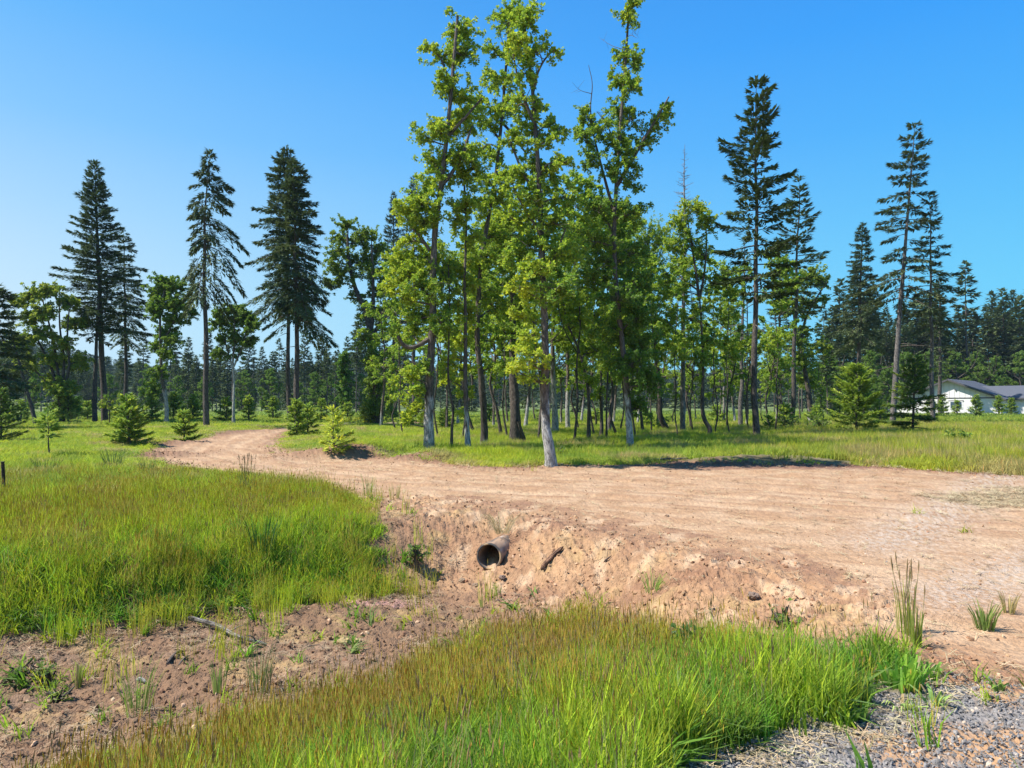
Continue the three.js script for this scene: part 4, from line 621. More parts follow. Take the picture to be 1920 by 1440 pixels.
// ---------------------------------------------------------------- house
{
  const flat = (c, r = .8) => new THREE.MeshStandardMaterial({ color: new THREE.Color().setRGB(...c), roughness: r });
  const wallM = flat([.74, .73, .72]), battM = flat([.62, .61, .60]), trimM = flat([.07, .07, .075]), roofM = flat([.075, .083, .105], .95), whiteM = flat([.8, .8, .8], .5), concM = flat([.42, .4, .38]);
  roofM.bumpMap = bumpTex; roofM.bumpScale = .02;
  const glassM = new THREE.MeshPhysicalMaterial({ color: new THREE.Color().setRGB(.05, .08, .12), roughness: .05, specularIntensity: 1, metalness: 0 });
  const D = 104, B = groundD(1780, D); B.y += .12;
  const box = (w, h, d, x, y, z) => { const g = new THREE.BoxGeometry(w, h, d); g.translate(x, y, z); return g; };
  const prism = (pts, d, z0) => { const s = new THREE.Shape(pts.map(([x, y]) => new THREE.Vector2(x, y))); const g = new THREE.ExtrudeGeometry(s, { depth: d, bevelEnabled: false }); g.translate(0, 0, z0); return g; };
  const hw = 6.6, e = 2.55, pk = e + hw * .42, dp = 13;
  const t = thing('house', 'low white gabled house with dark grey roof at the forest edge', 'house', B); t.rotation.y = -48 * Math.PI / 180;
  mesh('foundation', box(hw * 2 + .1, .35, dp, 0, .1, -dp / 2), concM, t);
  mesh('wall', prism([[-hw, .25], [hw, .25], [hw, e], [0, pk], [-hw, e]], dp - .05, -dp), wallM, t);
  // lap boards on the lower wall
  for (let k = 0; k < 11; k++) { const g = box(hw * 2 + .02, .19, .03, 0, .36 + k * .205, .0); g.rotateX(-.0); mesh('siding_board', g, wallM, t); }
  mesh('band_board', box(hw * 2 + .04, .16, .06, 0, e + .06, .02), trimM, t);
  for (let k = -9; k <= 9; k++) { const x = k * .68, top = pk - Math.abs(x) * .42 - .12; if (top - e - .15 > .15) mesh('batten', box(.07, top - e - .15, .04, x, (top + e + .15) / 2, -.03), battM, t); }
  for (const sgn of [-1, 1]) {
    const a = Math.atan(.42), len = (hw + .7) / Math.cos(a); 
    const roof = box(len, .16, dp + 1.1, 0, 0, 0); roof.rotateZ(-sgn * a); roof.translate(sgn * (hw + .7) / 2, pk + .12 - (hw + .7) * .21, -dp / 2 + .1); const r = mesh('roof', roof, roofM, t);
    for (let k = 1; k < 14; k++) { const c = box(.03, .03, dp + 1.1, 0, 0, 0); c.rotateZ(-sgn * a); const u = k / 14 * (hw + .7); c.translate(sgn * u, pk + .22 - u * .42, -dp / 2 + .1); mesh('shingle_course', c, roofM, r); }
    const rake = box(len, .26, .06, 0, 0, 0); rake.rotateZ(-sgn * a); rake.translate(sgn * (hw + .7) / 2, pk + .06 - (hw + .7) * .21, .68); mesh('rake_board', rake, trimM, t);
    mesh('fascia', box(.06, .22, dp + 1.1, sgn * (hw + .72), e - .2, -dp / 2 + .1), trimM, t);
  }
  const win = mesh('window', box(1.75, 1.15, .08, .9, 1.55, .03), whiteM, t);
  for (const x of [.5, 1.3]) mesh('pane', box(.68, .98, .03, x, 1.55, .07), glassM, win);
  mesh('window_trim', box(2.0, .1, .1, .9, 2.2, .04), trimM, win);
  for (const x of [-2.2, -1.3, .9]) mesh('vent', box(.16, .2, .1, x, e + 1.1 - .2 * Math.abs(x) + .3, .02), trimM, t);
  for (const x of [-5, -2.4, 1.6, 4.6]) mesh('foundation_vent', box(.5, .16, .04, x, .13, .04), trimM, t);
  // wing with its own ridge running to the right
  const wz = -7.4, wh = 3.6, wx1 = hw + 4.2, wpk = e + wh * .5;
  const wing = prism([[-wh, .25], [wh, .25], [wh, e], [0, wpk], [-wh, e]], wx1 - 2, 0); wing.rotateY(Math.PI / 2); wing.translate(2, 0, wz); mesh('wing_wall', wing, wallM, t);
  for (const sgn of [-1, 1]) { const a = Math.atan(.5), len = (wh + .6) / Math.cos(a), g = box(wx1 - .2, .15, len, 0, 0, 0); g.rotateX(sgn * a); g.translate((wx1 + 1) / 2 + .3, wpk + .1 - (wh + .6) * .25, wz + sgn * (wh + .6) / 2); mesh('wing_roof', g, roofM, t); }
  mesh('porch_post', box(.16, e, .16, hw + 3.6, e / 2, wz + wh + .9), trimM, t); mesh('porch_beam', box(4.4, .22, .18, hw + 2, e - .05, wz + wh + .5), trimM, t);
  // outbuilding at the right edge
  const B2 = groundD(1928, 112); B2.y += .1; const o = thing('outbuilding', 'second white building with grey roof cut by the right edge', 'building', B2); o.rotation.y = -40 * Math.PI / 180;
  mesh('wall', box(8.5, 2.4, 6, 1.6, 1.3, -3), wallM, o); mesh('foundation', box(8.6, .3, 6.1, 1.6, .05, -3), concM, o);
  for (const sgn of [-1, 1]) { const a = Math.atan(.5), len = 3.7 / Math.cos(a), g = box(9.6, .15, len, 1.6, 0, 0); g.rotateX(sgn * a); g.translate(0, 2.5 + 3.7 * .25 + .05, -3 + sgn * 1.85); mesh('roof', g, roofM, o); }
  mesh('fascia', box(9.6, .2, .05, 1.6, 2.38, .72), trimM, o);
  // left lean-to seen between the young firs
  const B3 = groundD(1682, 118), sh = thing('shed', 'small grey-roofed shed left of the house between young firs', 'shed', B3); sh.rotation.y = -.7;
  mesh('wall', box(5, 2.2, 3.4, 0, 1.1, 0), wallM, sh); for (const sgn of [-1, 1]) { const g = box(5.6, .14, 2.3, 0, 0, 0); g.rotateX(sgn * .5); g.translate(0, 2.75, sgn * .98); mesh('roof', g, roofM, sh); }
}


// ---------------------------------------------------------------- grass
function tuft(seed, n, o = {}) {
  const R = rng(seed), g = new Geo(), c = [1, 1, 1];
  for (let k = 0; k < n; k++) {
    const a = R() * 6.28, r = (o.r ?? .07) * Math.sqrt(R()), x = Math.cos(a) * r, z = Math.sin(a) * r, h = .55 + .5 * R(), lean = (o.lean ?? .3) * (.2 + R()), b = R() * 6.28, lx = Math.cos(b) * lean, lz = Math.sin(b) * lean, w = (o.w ?? .007) * (.6 + .8 * R()), f = R() * 3.14, wx = Math.cos(f) * w, wz = Math.sin(f) * w;
    const k1 = 1 + (R() - .5) * .5, cc = o.dry && R() < o.dry ? [1.9, 1.25, 1.3] : [k1, k1, k1];
    const i = g.v(x - wx, -.02, z - wz, cc); g.v(x + wx, -.02, z + wz, cc);
    g.v(x + lx * .3 - wx * .8, h * .55, z + lz * .3 - wz * .8, cc); g.v(x + lx * .3 + wx * .8, h * .55, z + lz * .3 + wz * .8, cc);
    const y2 = h * (1 - .18 * lean * lean * 4); g.v(x + lx, Math.max(.3, y2), z + lz, cc);
    g.i.push(i, i + 1, i + 3, i, i + 3, i + 2, i + 2, i + 3, i + 4);
    if (o.head && R() < o.head) { // seed head: a little spindle on the stem
      const hx = x + lx, hz = z + lz, hy = Math.max(.3, y2), hc = o.headCol || [1.5, .75, .9], s = o.hs ?? .011, L = o.hl ?? .16;
      const j = g.v(hx, hy - .02, hz, hc); g.v(hx - s, hy + L * .4, hz, hc); g.v(hx + s, hy + L * .4, hz, hc); g.v(hx, hy + L * .4, hz + s, hc); g.v(hx + lx * .1, hy + L, hz + lz * .1, hc);
      g.i.push(j, j + 1, j + 2, j, j + 2, j + 3, j, j + 3, j + 1, j + 4, j + 2, j + 1, j + 4, j + 3, j + 2, j + 4, j + 1, j + 3);
    }
  }
  return g.build();
}
const GC = { lush: [.15, .31, .022], lime: [.41, .50, .026], olive: [.42, .42, .04], rust: [.43, .345, .08], straw: [.45, .36, .16], deep: [.11, .22, .02], meadow: [.25, .36, .045], pale: [.22, .27, .09] };
const kinds = [
  { name: 'lush_grass', geo: tuft(1, 16, { r: .07, lean: .15, w: .0045, dry: .03 }), list: [] },
  { name: 'seeding_grass', geo: tuft(2, 18, { r: .09, lean: .07, w: .0026, head: .4, dry: .1, hs: .0035, hl: .16, headCol: [1.2, .88, 1.1] }), list: [] },
  { name: 'meadow_grass', geo: tuft(3, 34, { r: .19, lean: .14, w: .0055, head: .1, hs: .008, dry: .1 }), list: [] },
  { name: 'leafy_weeds', geo: tuft(7, 9, { r: .05, lean: .22, w: .012, dry: .05 }), list: [] },
  { name: 'dry_stems', geo: tuft(8, 5, { r: .06, lean: .12, w: .0022, head: .9, hs: .004, hl: .14, headCol: [.8, .7, .7] }), list: [] },
  { name: 'far_grass', geo: tuft(4, 26, { r: .5, lean: .2, w: .03, dry: .06 }), list: [] },
];
{
  const R = rng(5150), A = .80;
  const ring = (d0, d1, dens, kind) => {
    const n = Math.round(A * (d1 * d1 - d0 * d0) * dens);
    for (let i = 0; i < n; i++) {
      const d = Math.sqrt(lerp(d0 * d0, d1 * d1, R())), a = (R() * 2 - 1) * A, x = Math.sin(a) * d, z = -Math.cos(a) * d, c = classify(x, z);
      if (Math.hypot(x + .31, z + 9.2) < .55) continue;
      const edge = c.dirt, nz = fbm(x * .9, z * .9, 3), keep = R();
      if (c.gravel < .05 && c.t < 2.8) { if (keep > .006) continue; }
      else if (edge < .02) { if (keep > (edge > -.3 ? .08 : c.ditch < 0 && c.s < 5 ? .012 : .0001)) continue; }
      else if (edge < .3 && keep > .75) continue;
      if (gauss(x, z, 7.3, -20.3, 3.6, .9) > .5 && keep > .1) continue;
      kind(x, z, d, c, nz, edge);
    }
  };
  const put = (k, x, z, h0, w, col) => { const c = classify(x, z), h = h0 * (c.t > 7 && c.ditch > 0 && c.ditch < .6 ? .42 + .58 * c.ditch / .6 : 1) * lerp(1, lerp(.45, 1, sstep(0, 2.5, c.road)), sstep(11, 20, -z)) * lerp(1, .62, sstep(2, 6, -x) * sstep(10, 24, -z)); kinds[k].list.push([x, z, h, w, col, R() * 6.28, (R() - .5) * .35 + .25 * N2(x * 1.1, z * 1.1), (R() - .5) * .35 + .25 * N2(x * 1.1 + 50, z * 1.1)]); };
  const j3 = (c, v = .22) => jit(c, R, v);
  const nearKind = (x, z, d, c, nz) => {
    const bankNear = c.t < 6.6 && c.s < 8, pw = fbm(x * 1.7 + 90, z * 1.7, 2);
    if (R() < .05 + .3 * sstep(.15, .45, pw)) { put(3, x, z, .12 + .12 * R(), .8 + .7 * R(), j3(mix3(GC.lush, R() < .3 ? GC.pale : GC.deep, R()), .25)); return; }
    if (R() < .045) { put(4, x, z, .3 + .25 * R(), 1, j3(GC.straw, .2)); return; }
    if (bankNear) {
      const seed = sstep(2.6, 4.0, c.t + .9 * nz) + .1;
      if (c.dirt > -.05 && R() < seed * .68) put(1, x, z, (.26 + .18 * R()) * (.9 + .5 * nz), 1.0, j3(mix3(GC.olive, GC.rust, clamp(.25 + 1.1 * fbm(x * .7 + 5, z * .7, 3) + .5 * (R() - .5))), .2));
      else put(0, x, z, (.16 + .2 * R()) * (1 + .7 * nz) * (c.dirt < 0 ? .45 : 1), .9, j3(mix3(GC.lush, GC.lime, clamp(.35 + 1.1 * nz + .5 * (R() - .5))), .32));
    } else {
      const rim = c.t > 8 && c.t < 9.5 ? 1 : 0, p = fbm(x * .45 + 2, z * .45, 3);
      if (rim && R() < .6) put(0, x, z, .2 + .12 * R(), 1.1, j3(mix3(GC.lush, GC.lime, clamp(.35 + 1.4 * nz)), .25));
      else if (R() < .62) put(1, x, z, (.32 + .15 * R()) * (1 + .7 * nz), 1.1, j3(mix3(mix3(GC.lime, GC.olive, clamp(.3 + 2.2 * p)), GC.rust, .55 * sstep(.1, .4, fbm(x * .8 + 70, z * .8, 3))), .18));
      else put(0, x, z, (.24 + .12 * R()) * (1 + .8 * nz) * (c.dirt < 0 ? .5 : 1), 1.2, j3(mix3(GC.lime, GC.lush, clamp(.3 + 1.7 * nz)), .2));
    }
  };
  ring(2.2, 5, 620, nearKind); ring(5, 9, 520, nearKind); ring(9, 13, 300, (x, z, d, c, nz) => nearKind(x, z, d, c, nz)); ring(13, 18, 140, (x, z, d, c, nz) => nearKind(x, z, d, c, nz));
  const mid = (x, z, d, c, nz) => { const p = fbm(x * .18 + 7, z * .18, 3), right = sstep(.2, .55, x / d); const col = mix3(mix3(GC.meadow, GC.lime, clamp(.4 + p)), GC.olive, clamp(.15 + .4 * right + .8 * nz)), cs = mix3(col, GC.straw, .75 * sstep(.12, .42, fbm(x * .3 + 33, z * .3, 3) + .12 * right)); put(2, x, z, (.26 + .2 * R()) * (1 + .55 * right) * (c.dirt < .1 ? .6 : 1), 1.1 + .02 * d, j3(cs, .18)); };
  ring(13, 22, 55, mid); ring(22, 38, 26, mid); ring(38, 62, 11, mid);
  ring(60, 105, 2.6, (x, z, d, c, nz) => put(5, x, z, .34 + .2 * R(), 1.1, j3(mix3(GC.meadow, GC.olive, clamp(.3 + nz)), .15)));
  ring(105, 170, .7, (x, z, d, c, nz) => put(5, x, z, .36 + .2 * R(), 2.2, j3(mix3(GC.meadow, GC.pale, clamp(.3 + nz)), .15)));
  const m = new THREE.Matrix4(), q = new THREE.Quaternion(), e = new THREE.Euler(), col = new THREE.Color();
  for (const k of kinds) {
    const im = new THREE.InstancedMesh(k.geo, M.grass, k.list.length);
    k.list.forEach(([x, z, h, w, c, r, tx, tz], i) => { e.set(tx, r, tz); q.setFromEuler(e); m.compose(V(x, groundH(x, z), z), q, V(w, h, w)); im.setMatrixAt(i, m); im.setColorAt(i, col.setRGB(...c)); });
    im.name = k.name; im.castShadow = im.receiveShadow = true; scene.add(im);
    tag(im, { lush_grass: 'soft bright green grass on both banks of the ditch', seeding_grass: 'thin brownish grass gone to seed along the banks', leafy_weeds: 'broad-leaved weeds mixed into the grass', dry_stems: 'bleached dry stems standing among the grass', meadow_grass: 'tall meadow grass around the trees and the drive', far_grass: 'pale grass of the far meadow' }[k.name], null, null, 'stuff');
    console.log(k.name, k.list.length);
  }
}
// ---------------------------------------------------------------- clods, gravel, straw
{
  const R = rng(99), stoneG = (seed, sq) => { const g = new THREE.IcosahedronGeometry(1, 1), p = g.attributes.position, c = new Float32Array(p.count * 3).fill(1); for (let i = 0; i < p.count; i++) { const v = V(p.getX(i), p.getY(i), p.getZ(i)), s = 1 + .35 * N3(v.x * 1.3 + seed, v.y * 1.3, v.z * 1.3); p.setXYZ(i, v.x * s, v.y * s * sq, v.z * s); } g.setAttribute('color', new THREE.BufferAttribute(c, 3)); g.deleteAttribute('normal'); g.deleteAttribute('uv'); return g; };
  const m = new THREE.Matrix4(), q = new THREE.Quaternion(), e = new THREE.Euler(), col = new THREE.Color();
  const scatter = (name, label, geo, mat, items) => { const im = new THREE.InstancedMesh(geo, mat, items.length); items.forEach(([x, y, z, sx, sy, sz, c, rx, ry, rz], i) => { e.set(rx, ry, rz); q.setFromEuler(e); m.compose(V(x, y, z), q, V(sx, sy, sz)); im.setMatrixAt(i, m); im.setColorAt(i, col.setRGB(...c)); }); im.name = name; im.castShadow = im.receiveShadow = true; scene.add(im); tag(im, label, null, null, 'stuff'); };
  const clods = [], straw = [], gravel = [];
  for (let i = 0; i < 150000; i++) {
    const d = Math.sqrt(lerp(4, 900, Math.pow(R(), 1.6))), a = (R() * 2 - 1) * .78, x = Math.sin(a) * d, z = -Math.cos(a) * d, c = classify(x, z);
    if (c.gravel < 0 && c.t < 2.7) continue;
    if (c.dirt < .05) {
      const edge = 1 - sstep(.1, 1.4, -c.road), bank = c.ditch < .1 && c.s < 7 ? 1 : 0, cl = fbm(x * .9 + 31, z * .9, 3), w = Math.max(edge * .8, clamp(heap(x, z)), bank * (.35 + .5 * clamp(.3 + cl * 2)), .06);
      if (R() > w) continue;
      const sz = (.0035 + .016 * Math.pow(R(), 5)) * (1 + d * .02) * (w < .1 ? .7 : 1);
      clods.push([x, groundH(x, z) + sz * .25, z, sz * (.8 + .7 * R()), sz * .6, sz, jit(R() < (c.s < 4.6 ? .03 : .12) ? COL.pale : (c.s < 4.6 ? mix3(COL.loam, COL.ditch, .6 + .4 * R()) : mix3(COL.dirt, COL.loam, .3 + .7 * R())), R, .2), R() * 6, R() * 6, R() * 6]);
    }
  }
  for (let i = 0; i < 60000; i++) {
    const d = lerp(2.4, 9, R()), a = lerp(.05, .78, R()), x = Math.sin(a) * d, z = -Math.cos(a) * d, c = classify(x, z); const track = Math.exp(-((c.t - 4.2 - (c.s - 9) * .22) ** 2) / .3) * sstep(7.2, 9, c.s) * .12;
    if (!(c.gravel < .1 && c.t < 2.7) && R() > track) continue;
    const sz = .0045 + .009 * R() * R(), t = .6 + .9 * R(); gravel.push([x, groundH(x, z) + sz * .3, z, sz * 1.3, sz * .75, sz, R() < .08 ? [.45, .36, .28] : [.175 * t, .165 * t, .16 * t], R() * 6, R() * 6, R() * 6]);
  }
  const sg = new Geo(); { const c = [1, 1, 1]; for (let k = 0; k < 7; k++) { const a = R() * 6.28, L = .05 + .09 * R(), x = (R() - .5) * .1, z = (R() - .5) * .1, w = .0018, y = .006 + .02 * R(), y2 = .004 + .03 * R(); const i = sg.v(x - Math.sin(a) * w, y, z + Math.cos(a) * w, c); sg.v(x + Math.sin(a) * w, y, z - Math.cos(a) * w, c); sg.v(x + Math.cos(a) * L + Math.sin(a) * w, y2, z + Math.sin(a) * L - Math.cos(a) * w, c); sg.v(x + Math.cos(a) * L - Math.sin(a) * w, y2, z + Math.sin(a) * L + Math.cos(a) * w, c); sg.i.push(i, i + 1, i + 2, i, i + 2, i + 3); } }
  for (let i = 0; i < 180000; i++) {
    const d = Math.sqrt(lerp(5, 560, Math.pow(R(), 1.3))), a = (R() * 2 - 1) * .78, x = Math.sin(a) * d, z = -Math.cos(a) * d, c = classify(x, z), cl = fbm(x * .6 + 60, z * .6, 3);
    let w = 0; if (c.dirt > -.4 && c.dirt < .25) w = .3 * clamp(.3 + 1.4 * cl); if (c.ditch < 0 && c.s < 5) w = Math.max(w, .22 * clamp(.2 + 1.6 * cl)); if (c.dirt < 0) w = Math.max(w, .85 * sstep(.3, .8, gauss(x, z, 9.6, -12.3, 2.6, 1.6, -.3) + .3 * cl)); if (Math.abs(c.gravel) < .25 && c.s < 5) w = Math.max(w, .25);
    if (c.road < 0 && c.dirt < 0) w = Math.max(w, .02);
    if (R() > w) continue;
    const s = (.35 + .6 * R()) * (1 + d * .045); straw.push([x, groundH(x, z) + .003, z, s, s, s, jit(mix3(c.ditch < 0 && c.s < 5 ? [.36, .27, .17] : [.5, .41, .24], [.28, .2, .12], R()), R, .2), (R() - .5) * .5, R() * 6, (R() - .5) * .5]);
  }
  scatter('dirt_clods', 'loose crumbs of earth scattered over the drive and ditch', stoneG(3, .85), M.stone, clods);
  scatter('gravel_stones', 'loose grey gravel along the road shoulder', stoneG(8, .8), M.stone, gravel);
  scatter('straw_litter', 'dry straw strewn along the drive edges and ditch', sg.build(), M.dry, straw);
  console.log('clods', clods.length, 'gravel', gravel.length, 'straw', straw.length);
}
// ---------------------------------------------------------------- culvert, branches, stake, rocks
{
  const mouth = P(917, 1043, 9.22), inn = V(.30, -.03, -.95).normalize(); // axis into the bank
  const t = thing('culvert_pipe', 'round brown culvert pipe poking out of the earth bank', 'pipe', mouth);
  const R0 = .178, Ri = .15, L = 5.5, q = new THREE.Quaternion().setFromUnitVectors(V(0, 1, 0), inn);
  const prof = [], inner = [];
  for (let k = 0; k <= 40; k++) { const y = k / 40 * L; prof.push(new THREE.Vector2(R0 + (k === 0 ? -.004 : 0) + .0035 * Math.sin(y * 60) + (y < .05 ? .006 : 0), y)); inner.push(new THREE.Vector2(Ri, L - y)); }
  const paint = (g, f) => { const p = g.attributes.position, c = new Float32Array(p.count * 3); for (let i = 0; i < p.count; i++) c.set(f(p.getX(i), p.getY(i), p.getZ(i)), i * 3); g.setAttribute('color', new THREE.BufferAttribute(c, 3)); g.applyQuaternion(q); return g; };
  const mud = (x, y, z) => { const n = N3(x * 9, y * 5, z * 9), m = N3(x * 25, y * 14, z * 25); return mix3(mix3([.09, .075, .065], [.36, .235, .15], sstep(-.6, 0, n + .3 * m)), [.5, .42, .36], sstep(.35, .7, n * .6 + m * .5)); };
  const plast = new THREE.MeshStandardMaterial({ roughness: .85, vertexColors: true }), pin = new THREE.MeshStandardMaterial({ roughness: .8, vertexColors: true, side: THREE.DoubleSide });
  mesh('pipe_shell', paint(new THREE.LatheGeometry(prof, 40), mud), plast, t);
  mesh('pipe_lining', paint(new THREE.LatheGeometry(inner, 40), (x, y, z) => mix3([.16, .12, .09], [.24, .17, .12], clamp(.5 + N3(x * 8, y * 3, z * 8)))), pin, t);
  mesh('pipe_rim', paint(new THREE.LatheGeometry([[Ri, 0], [Ri + .004, -.008], [(Ri + R0) / 2, -.011], [R0 - .004, -.006], [R0, .004]].map(([a, b]) => new THREE.Vector2(a, b)), 40), (x, y, z) => mix3([.06, .06, .06], [.5, .34, .18], sstep(-.1, .5, N3(x * 6, y, z * 6) + x * 2))), plast, t);
  const cap = new THREE.CircleGeometry(Ri, 24); cap.rotateX(Math.PI / 2); cap.translate(0, L - .02, 0); mesh('pipe_end', paint(cap, () => [.2, .14, .1]), pin, t);
}
function stick(seed, name, cat, label, a, b, w, col, lift = .02, mids = 1, fork) {
  const R = rng(seed), A = groundAt(...a), B = groundAt(...b); A.y += lift; B.y += lift; const pts = [A], d = A.distanceTo(B);
  for (let k = 1; k <= mids; k++) { const m = A.clone().lerp(B, k / (mids + 1)); const gy = groundH(m.x, m.z) + lift; m.add(V((R() - .5) * .06 * d, 0, (R() - .5) * .06 * d)); m.y = Math.max(m.y, gy) ; pts.push(m); } pts.push(B);
  const O = A.clone().lerp(B, .5), t = thing(name, label, cat, O), loc = pts.map((p) => p.clone().sub(O)), g = new Geo(true, true), sp = smooth(loc, .05);
  tube(g, sp, (u) => w / 2 * (1 - .45 * u) * (u > .985 || u < .008 ? .35 : 1), 9, (u, an, p) => { const n = N3(p.x * 12, p.y * 12, p.z * 12 + seed); return mix3(col, [col[0] * .35, col[1] * .33, col[2] * .32], sstep(.1, .5, n)); }, .25, seed);
  mesh('stem', g.build(), M.bark, t);
  for (let k = 0; k < (fork || 0); k++) { const f = new Geo(true, true), q = along(sp, .3 + .6 * R()), e = q.clone().add(V((R() - .5) * .3, .04 + .06 * R(), (R() - .5) * .3)); tube(f, smooth([q, q.clone().lerp(e, .5).add(V(.02, .02, 0)), e], .05), (u) => lerp(w * .2, w * .08, u), 5, () => col, .1, k); mesh('side_twig', f.build(), M.bark, t); }
  return t;
}
stick(1, 'fallen_branch', 'branch', 'long pale weathered branch lying across the ditch floor', [353, 1162], [500, 1216], .05, [.5, .45, .4], .02, 2, 2);
stick(2, 'fallen_branch', 'branch', 'short dark stick pointing up the ditch near the long branch', [312, 1248], [346, 1222], .035, [.25, .19, .15], .012);
stick(3, 'fallen_branch', 'branch', 'thin grey stick beside the short dark stick', [334, 1250], [356, 1232], .018, [.4, .34, .28], .01);
stick(4, 'timber_piece', 'timber', 'reddish brown broken timber lying on the bank right of the culvert', [1014, 1077], [1056, 1036], .075, [.36, .2, .12], .03);
stick(5, 'timber_piece', 'timber', 'white cut end of wood lying on the ditch floor in the lower left', [256, 1282], [274, 1290], .045, [.7, .66, .6], .02);
stick(6, 'timber_piece', 'timber', 'pale wood chip at the grass edge left of the culvert', [618, 1090], [624, 1102], .03, [.65, .6, .52], .012);
stick(7, 'fallen_branch', 'branch', 'thin straight stick near the ochre clods on the ditch floor', [555, 1216], [600, 1212], .014, [.42, .36, .3], .01);
stick(8, 'fallen_branch', 'branch', 'brown stick lying on the bank up the slope right of the culvert', [1132, 1064], [1146, 1050], .03, [.2, .13, .1], .015);
stick(9, 'fallen_branch', 'branch', 'flat dark bark strip above the timber on the bank', [1008, 984], [1034, 982], .03, [.16, .1, .08], .012);
stick(10, 'fallen_branch', 'branch', 'pale dead branch on the grass edge before the grove', [1210, 866], [1290, 862], .07, [.4, .35, .3], .05, 2, 4);
{ // stake
  const B = groundAt(8, 948), t = thing('wooden_stake', 'dark wooden stake standing in the grass at the left edge', 'stake', B), top = P(5, 866, -B.z).sub(B), g = new Geo(true, true);
  tube(g, smooth([V(0, -.15, 0), V(0, .1, 0), top], .05), (u) => .034 * (u > .97 ? .8 : 1), 4, (u, a, p) => jit([.12, .075, .05], rng(Math.floor(p.y * 40) + 3), .3), .05, 3); mesh('post', g.build(), M.bark, t);
  const c = new THREE.BoxGeometry(.05, .012, .05); c.translate(top.x, top.y, top.z); const col = new Float32Array(c.attributes.position.count * 3).fill(.18); c.setAttribute('color', new THREE.BufferAttribute(col, 3)); mesh('cut_top', c, M.bark, t);
}
function rock(seed, px, py, w, label, col, name = 'earth_clod', cat = 'clod') {
  const R = rng(seed), B = groundAt(px, py), s = w * -B.z / F / 2, g = new THREE.IcosahedronGeometry(1, 3), p = g.attributes.position, c = new Float32Array(p.count * 3);
  for (let i = 0; i < p.count; i++) { const v = V(p.getX(i), p.getY(i), p.getZ(i)), k = 1 + .3 * N3(v.x * 1.2 + seed, v.y * 1.2, v.z * 1.2) + .12 * N3(v.x * 4, v.y * 4 + seed, v.z * 4); p.setXYZ(i, v.x * k * s, v.y * k * s * .62 + s * .25, v.z * k * s); c.set(jit(col, rng(i), .12), i * 3); }
  g.setAttribute('color', new THREE.BufferAttribute(c, 3)); g.computeVertexNormals(); const o = mesh(name, g, M.stone); o.position.copy(B); tag(o, label, cat, 'larger clods and stones'); 
}
rock(1, 1412, 1127, 20, 'biggest dark clod on the near shoulder of the bank', [.17, .12, .09]);
rock(2, 233, 888, 22, 'dark earth lump in the grass left of the track', [.06, .045, .035]);
rock(3, 892, 1102, 12, 'clod below the culvert mouth, left of the pair', [.22, .15, .1]); rock(4, 942, 1092, 13, 'dark clod right below the culvert mouth', [.16, .11, .085]); rock(5, 866, 1094, 12, 'clod furthest left below the culvert mouth', [.24, .17, .11]); rock(6, 908, 1080, 9, 'small ochre clod touching the culvert lip', [.36, .25, .12]);
rock(7, 645, 1210, 24, 'ochre clod, largest of those on the ditch floor', [.36, .26, .12]); rock(8, 668, 1203, 16, 'ochre clod right of the largest on the ditch floor', [.38, .28, .13]); rock(9, 1250, 968, 9, 'small stone high on the drive shoulder', [.3, .2, .13]); rock(10, 1640, 1333, 7, 'orange pebble on the gravel shoulder', [.6, .3, .08], 'pebble', 'pebble'); rock(11, 100, 1305, 9, 'grey stone on the lower left ditch floor', [.3, .27, .25], 'pebble', 'pebble');
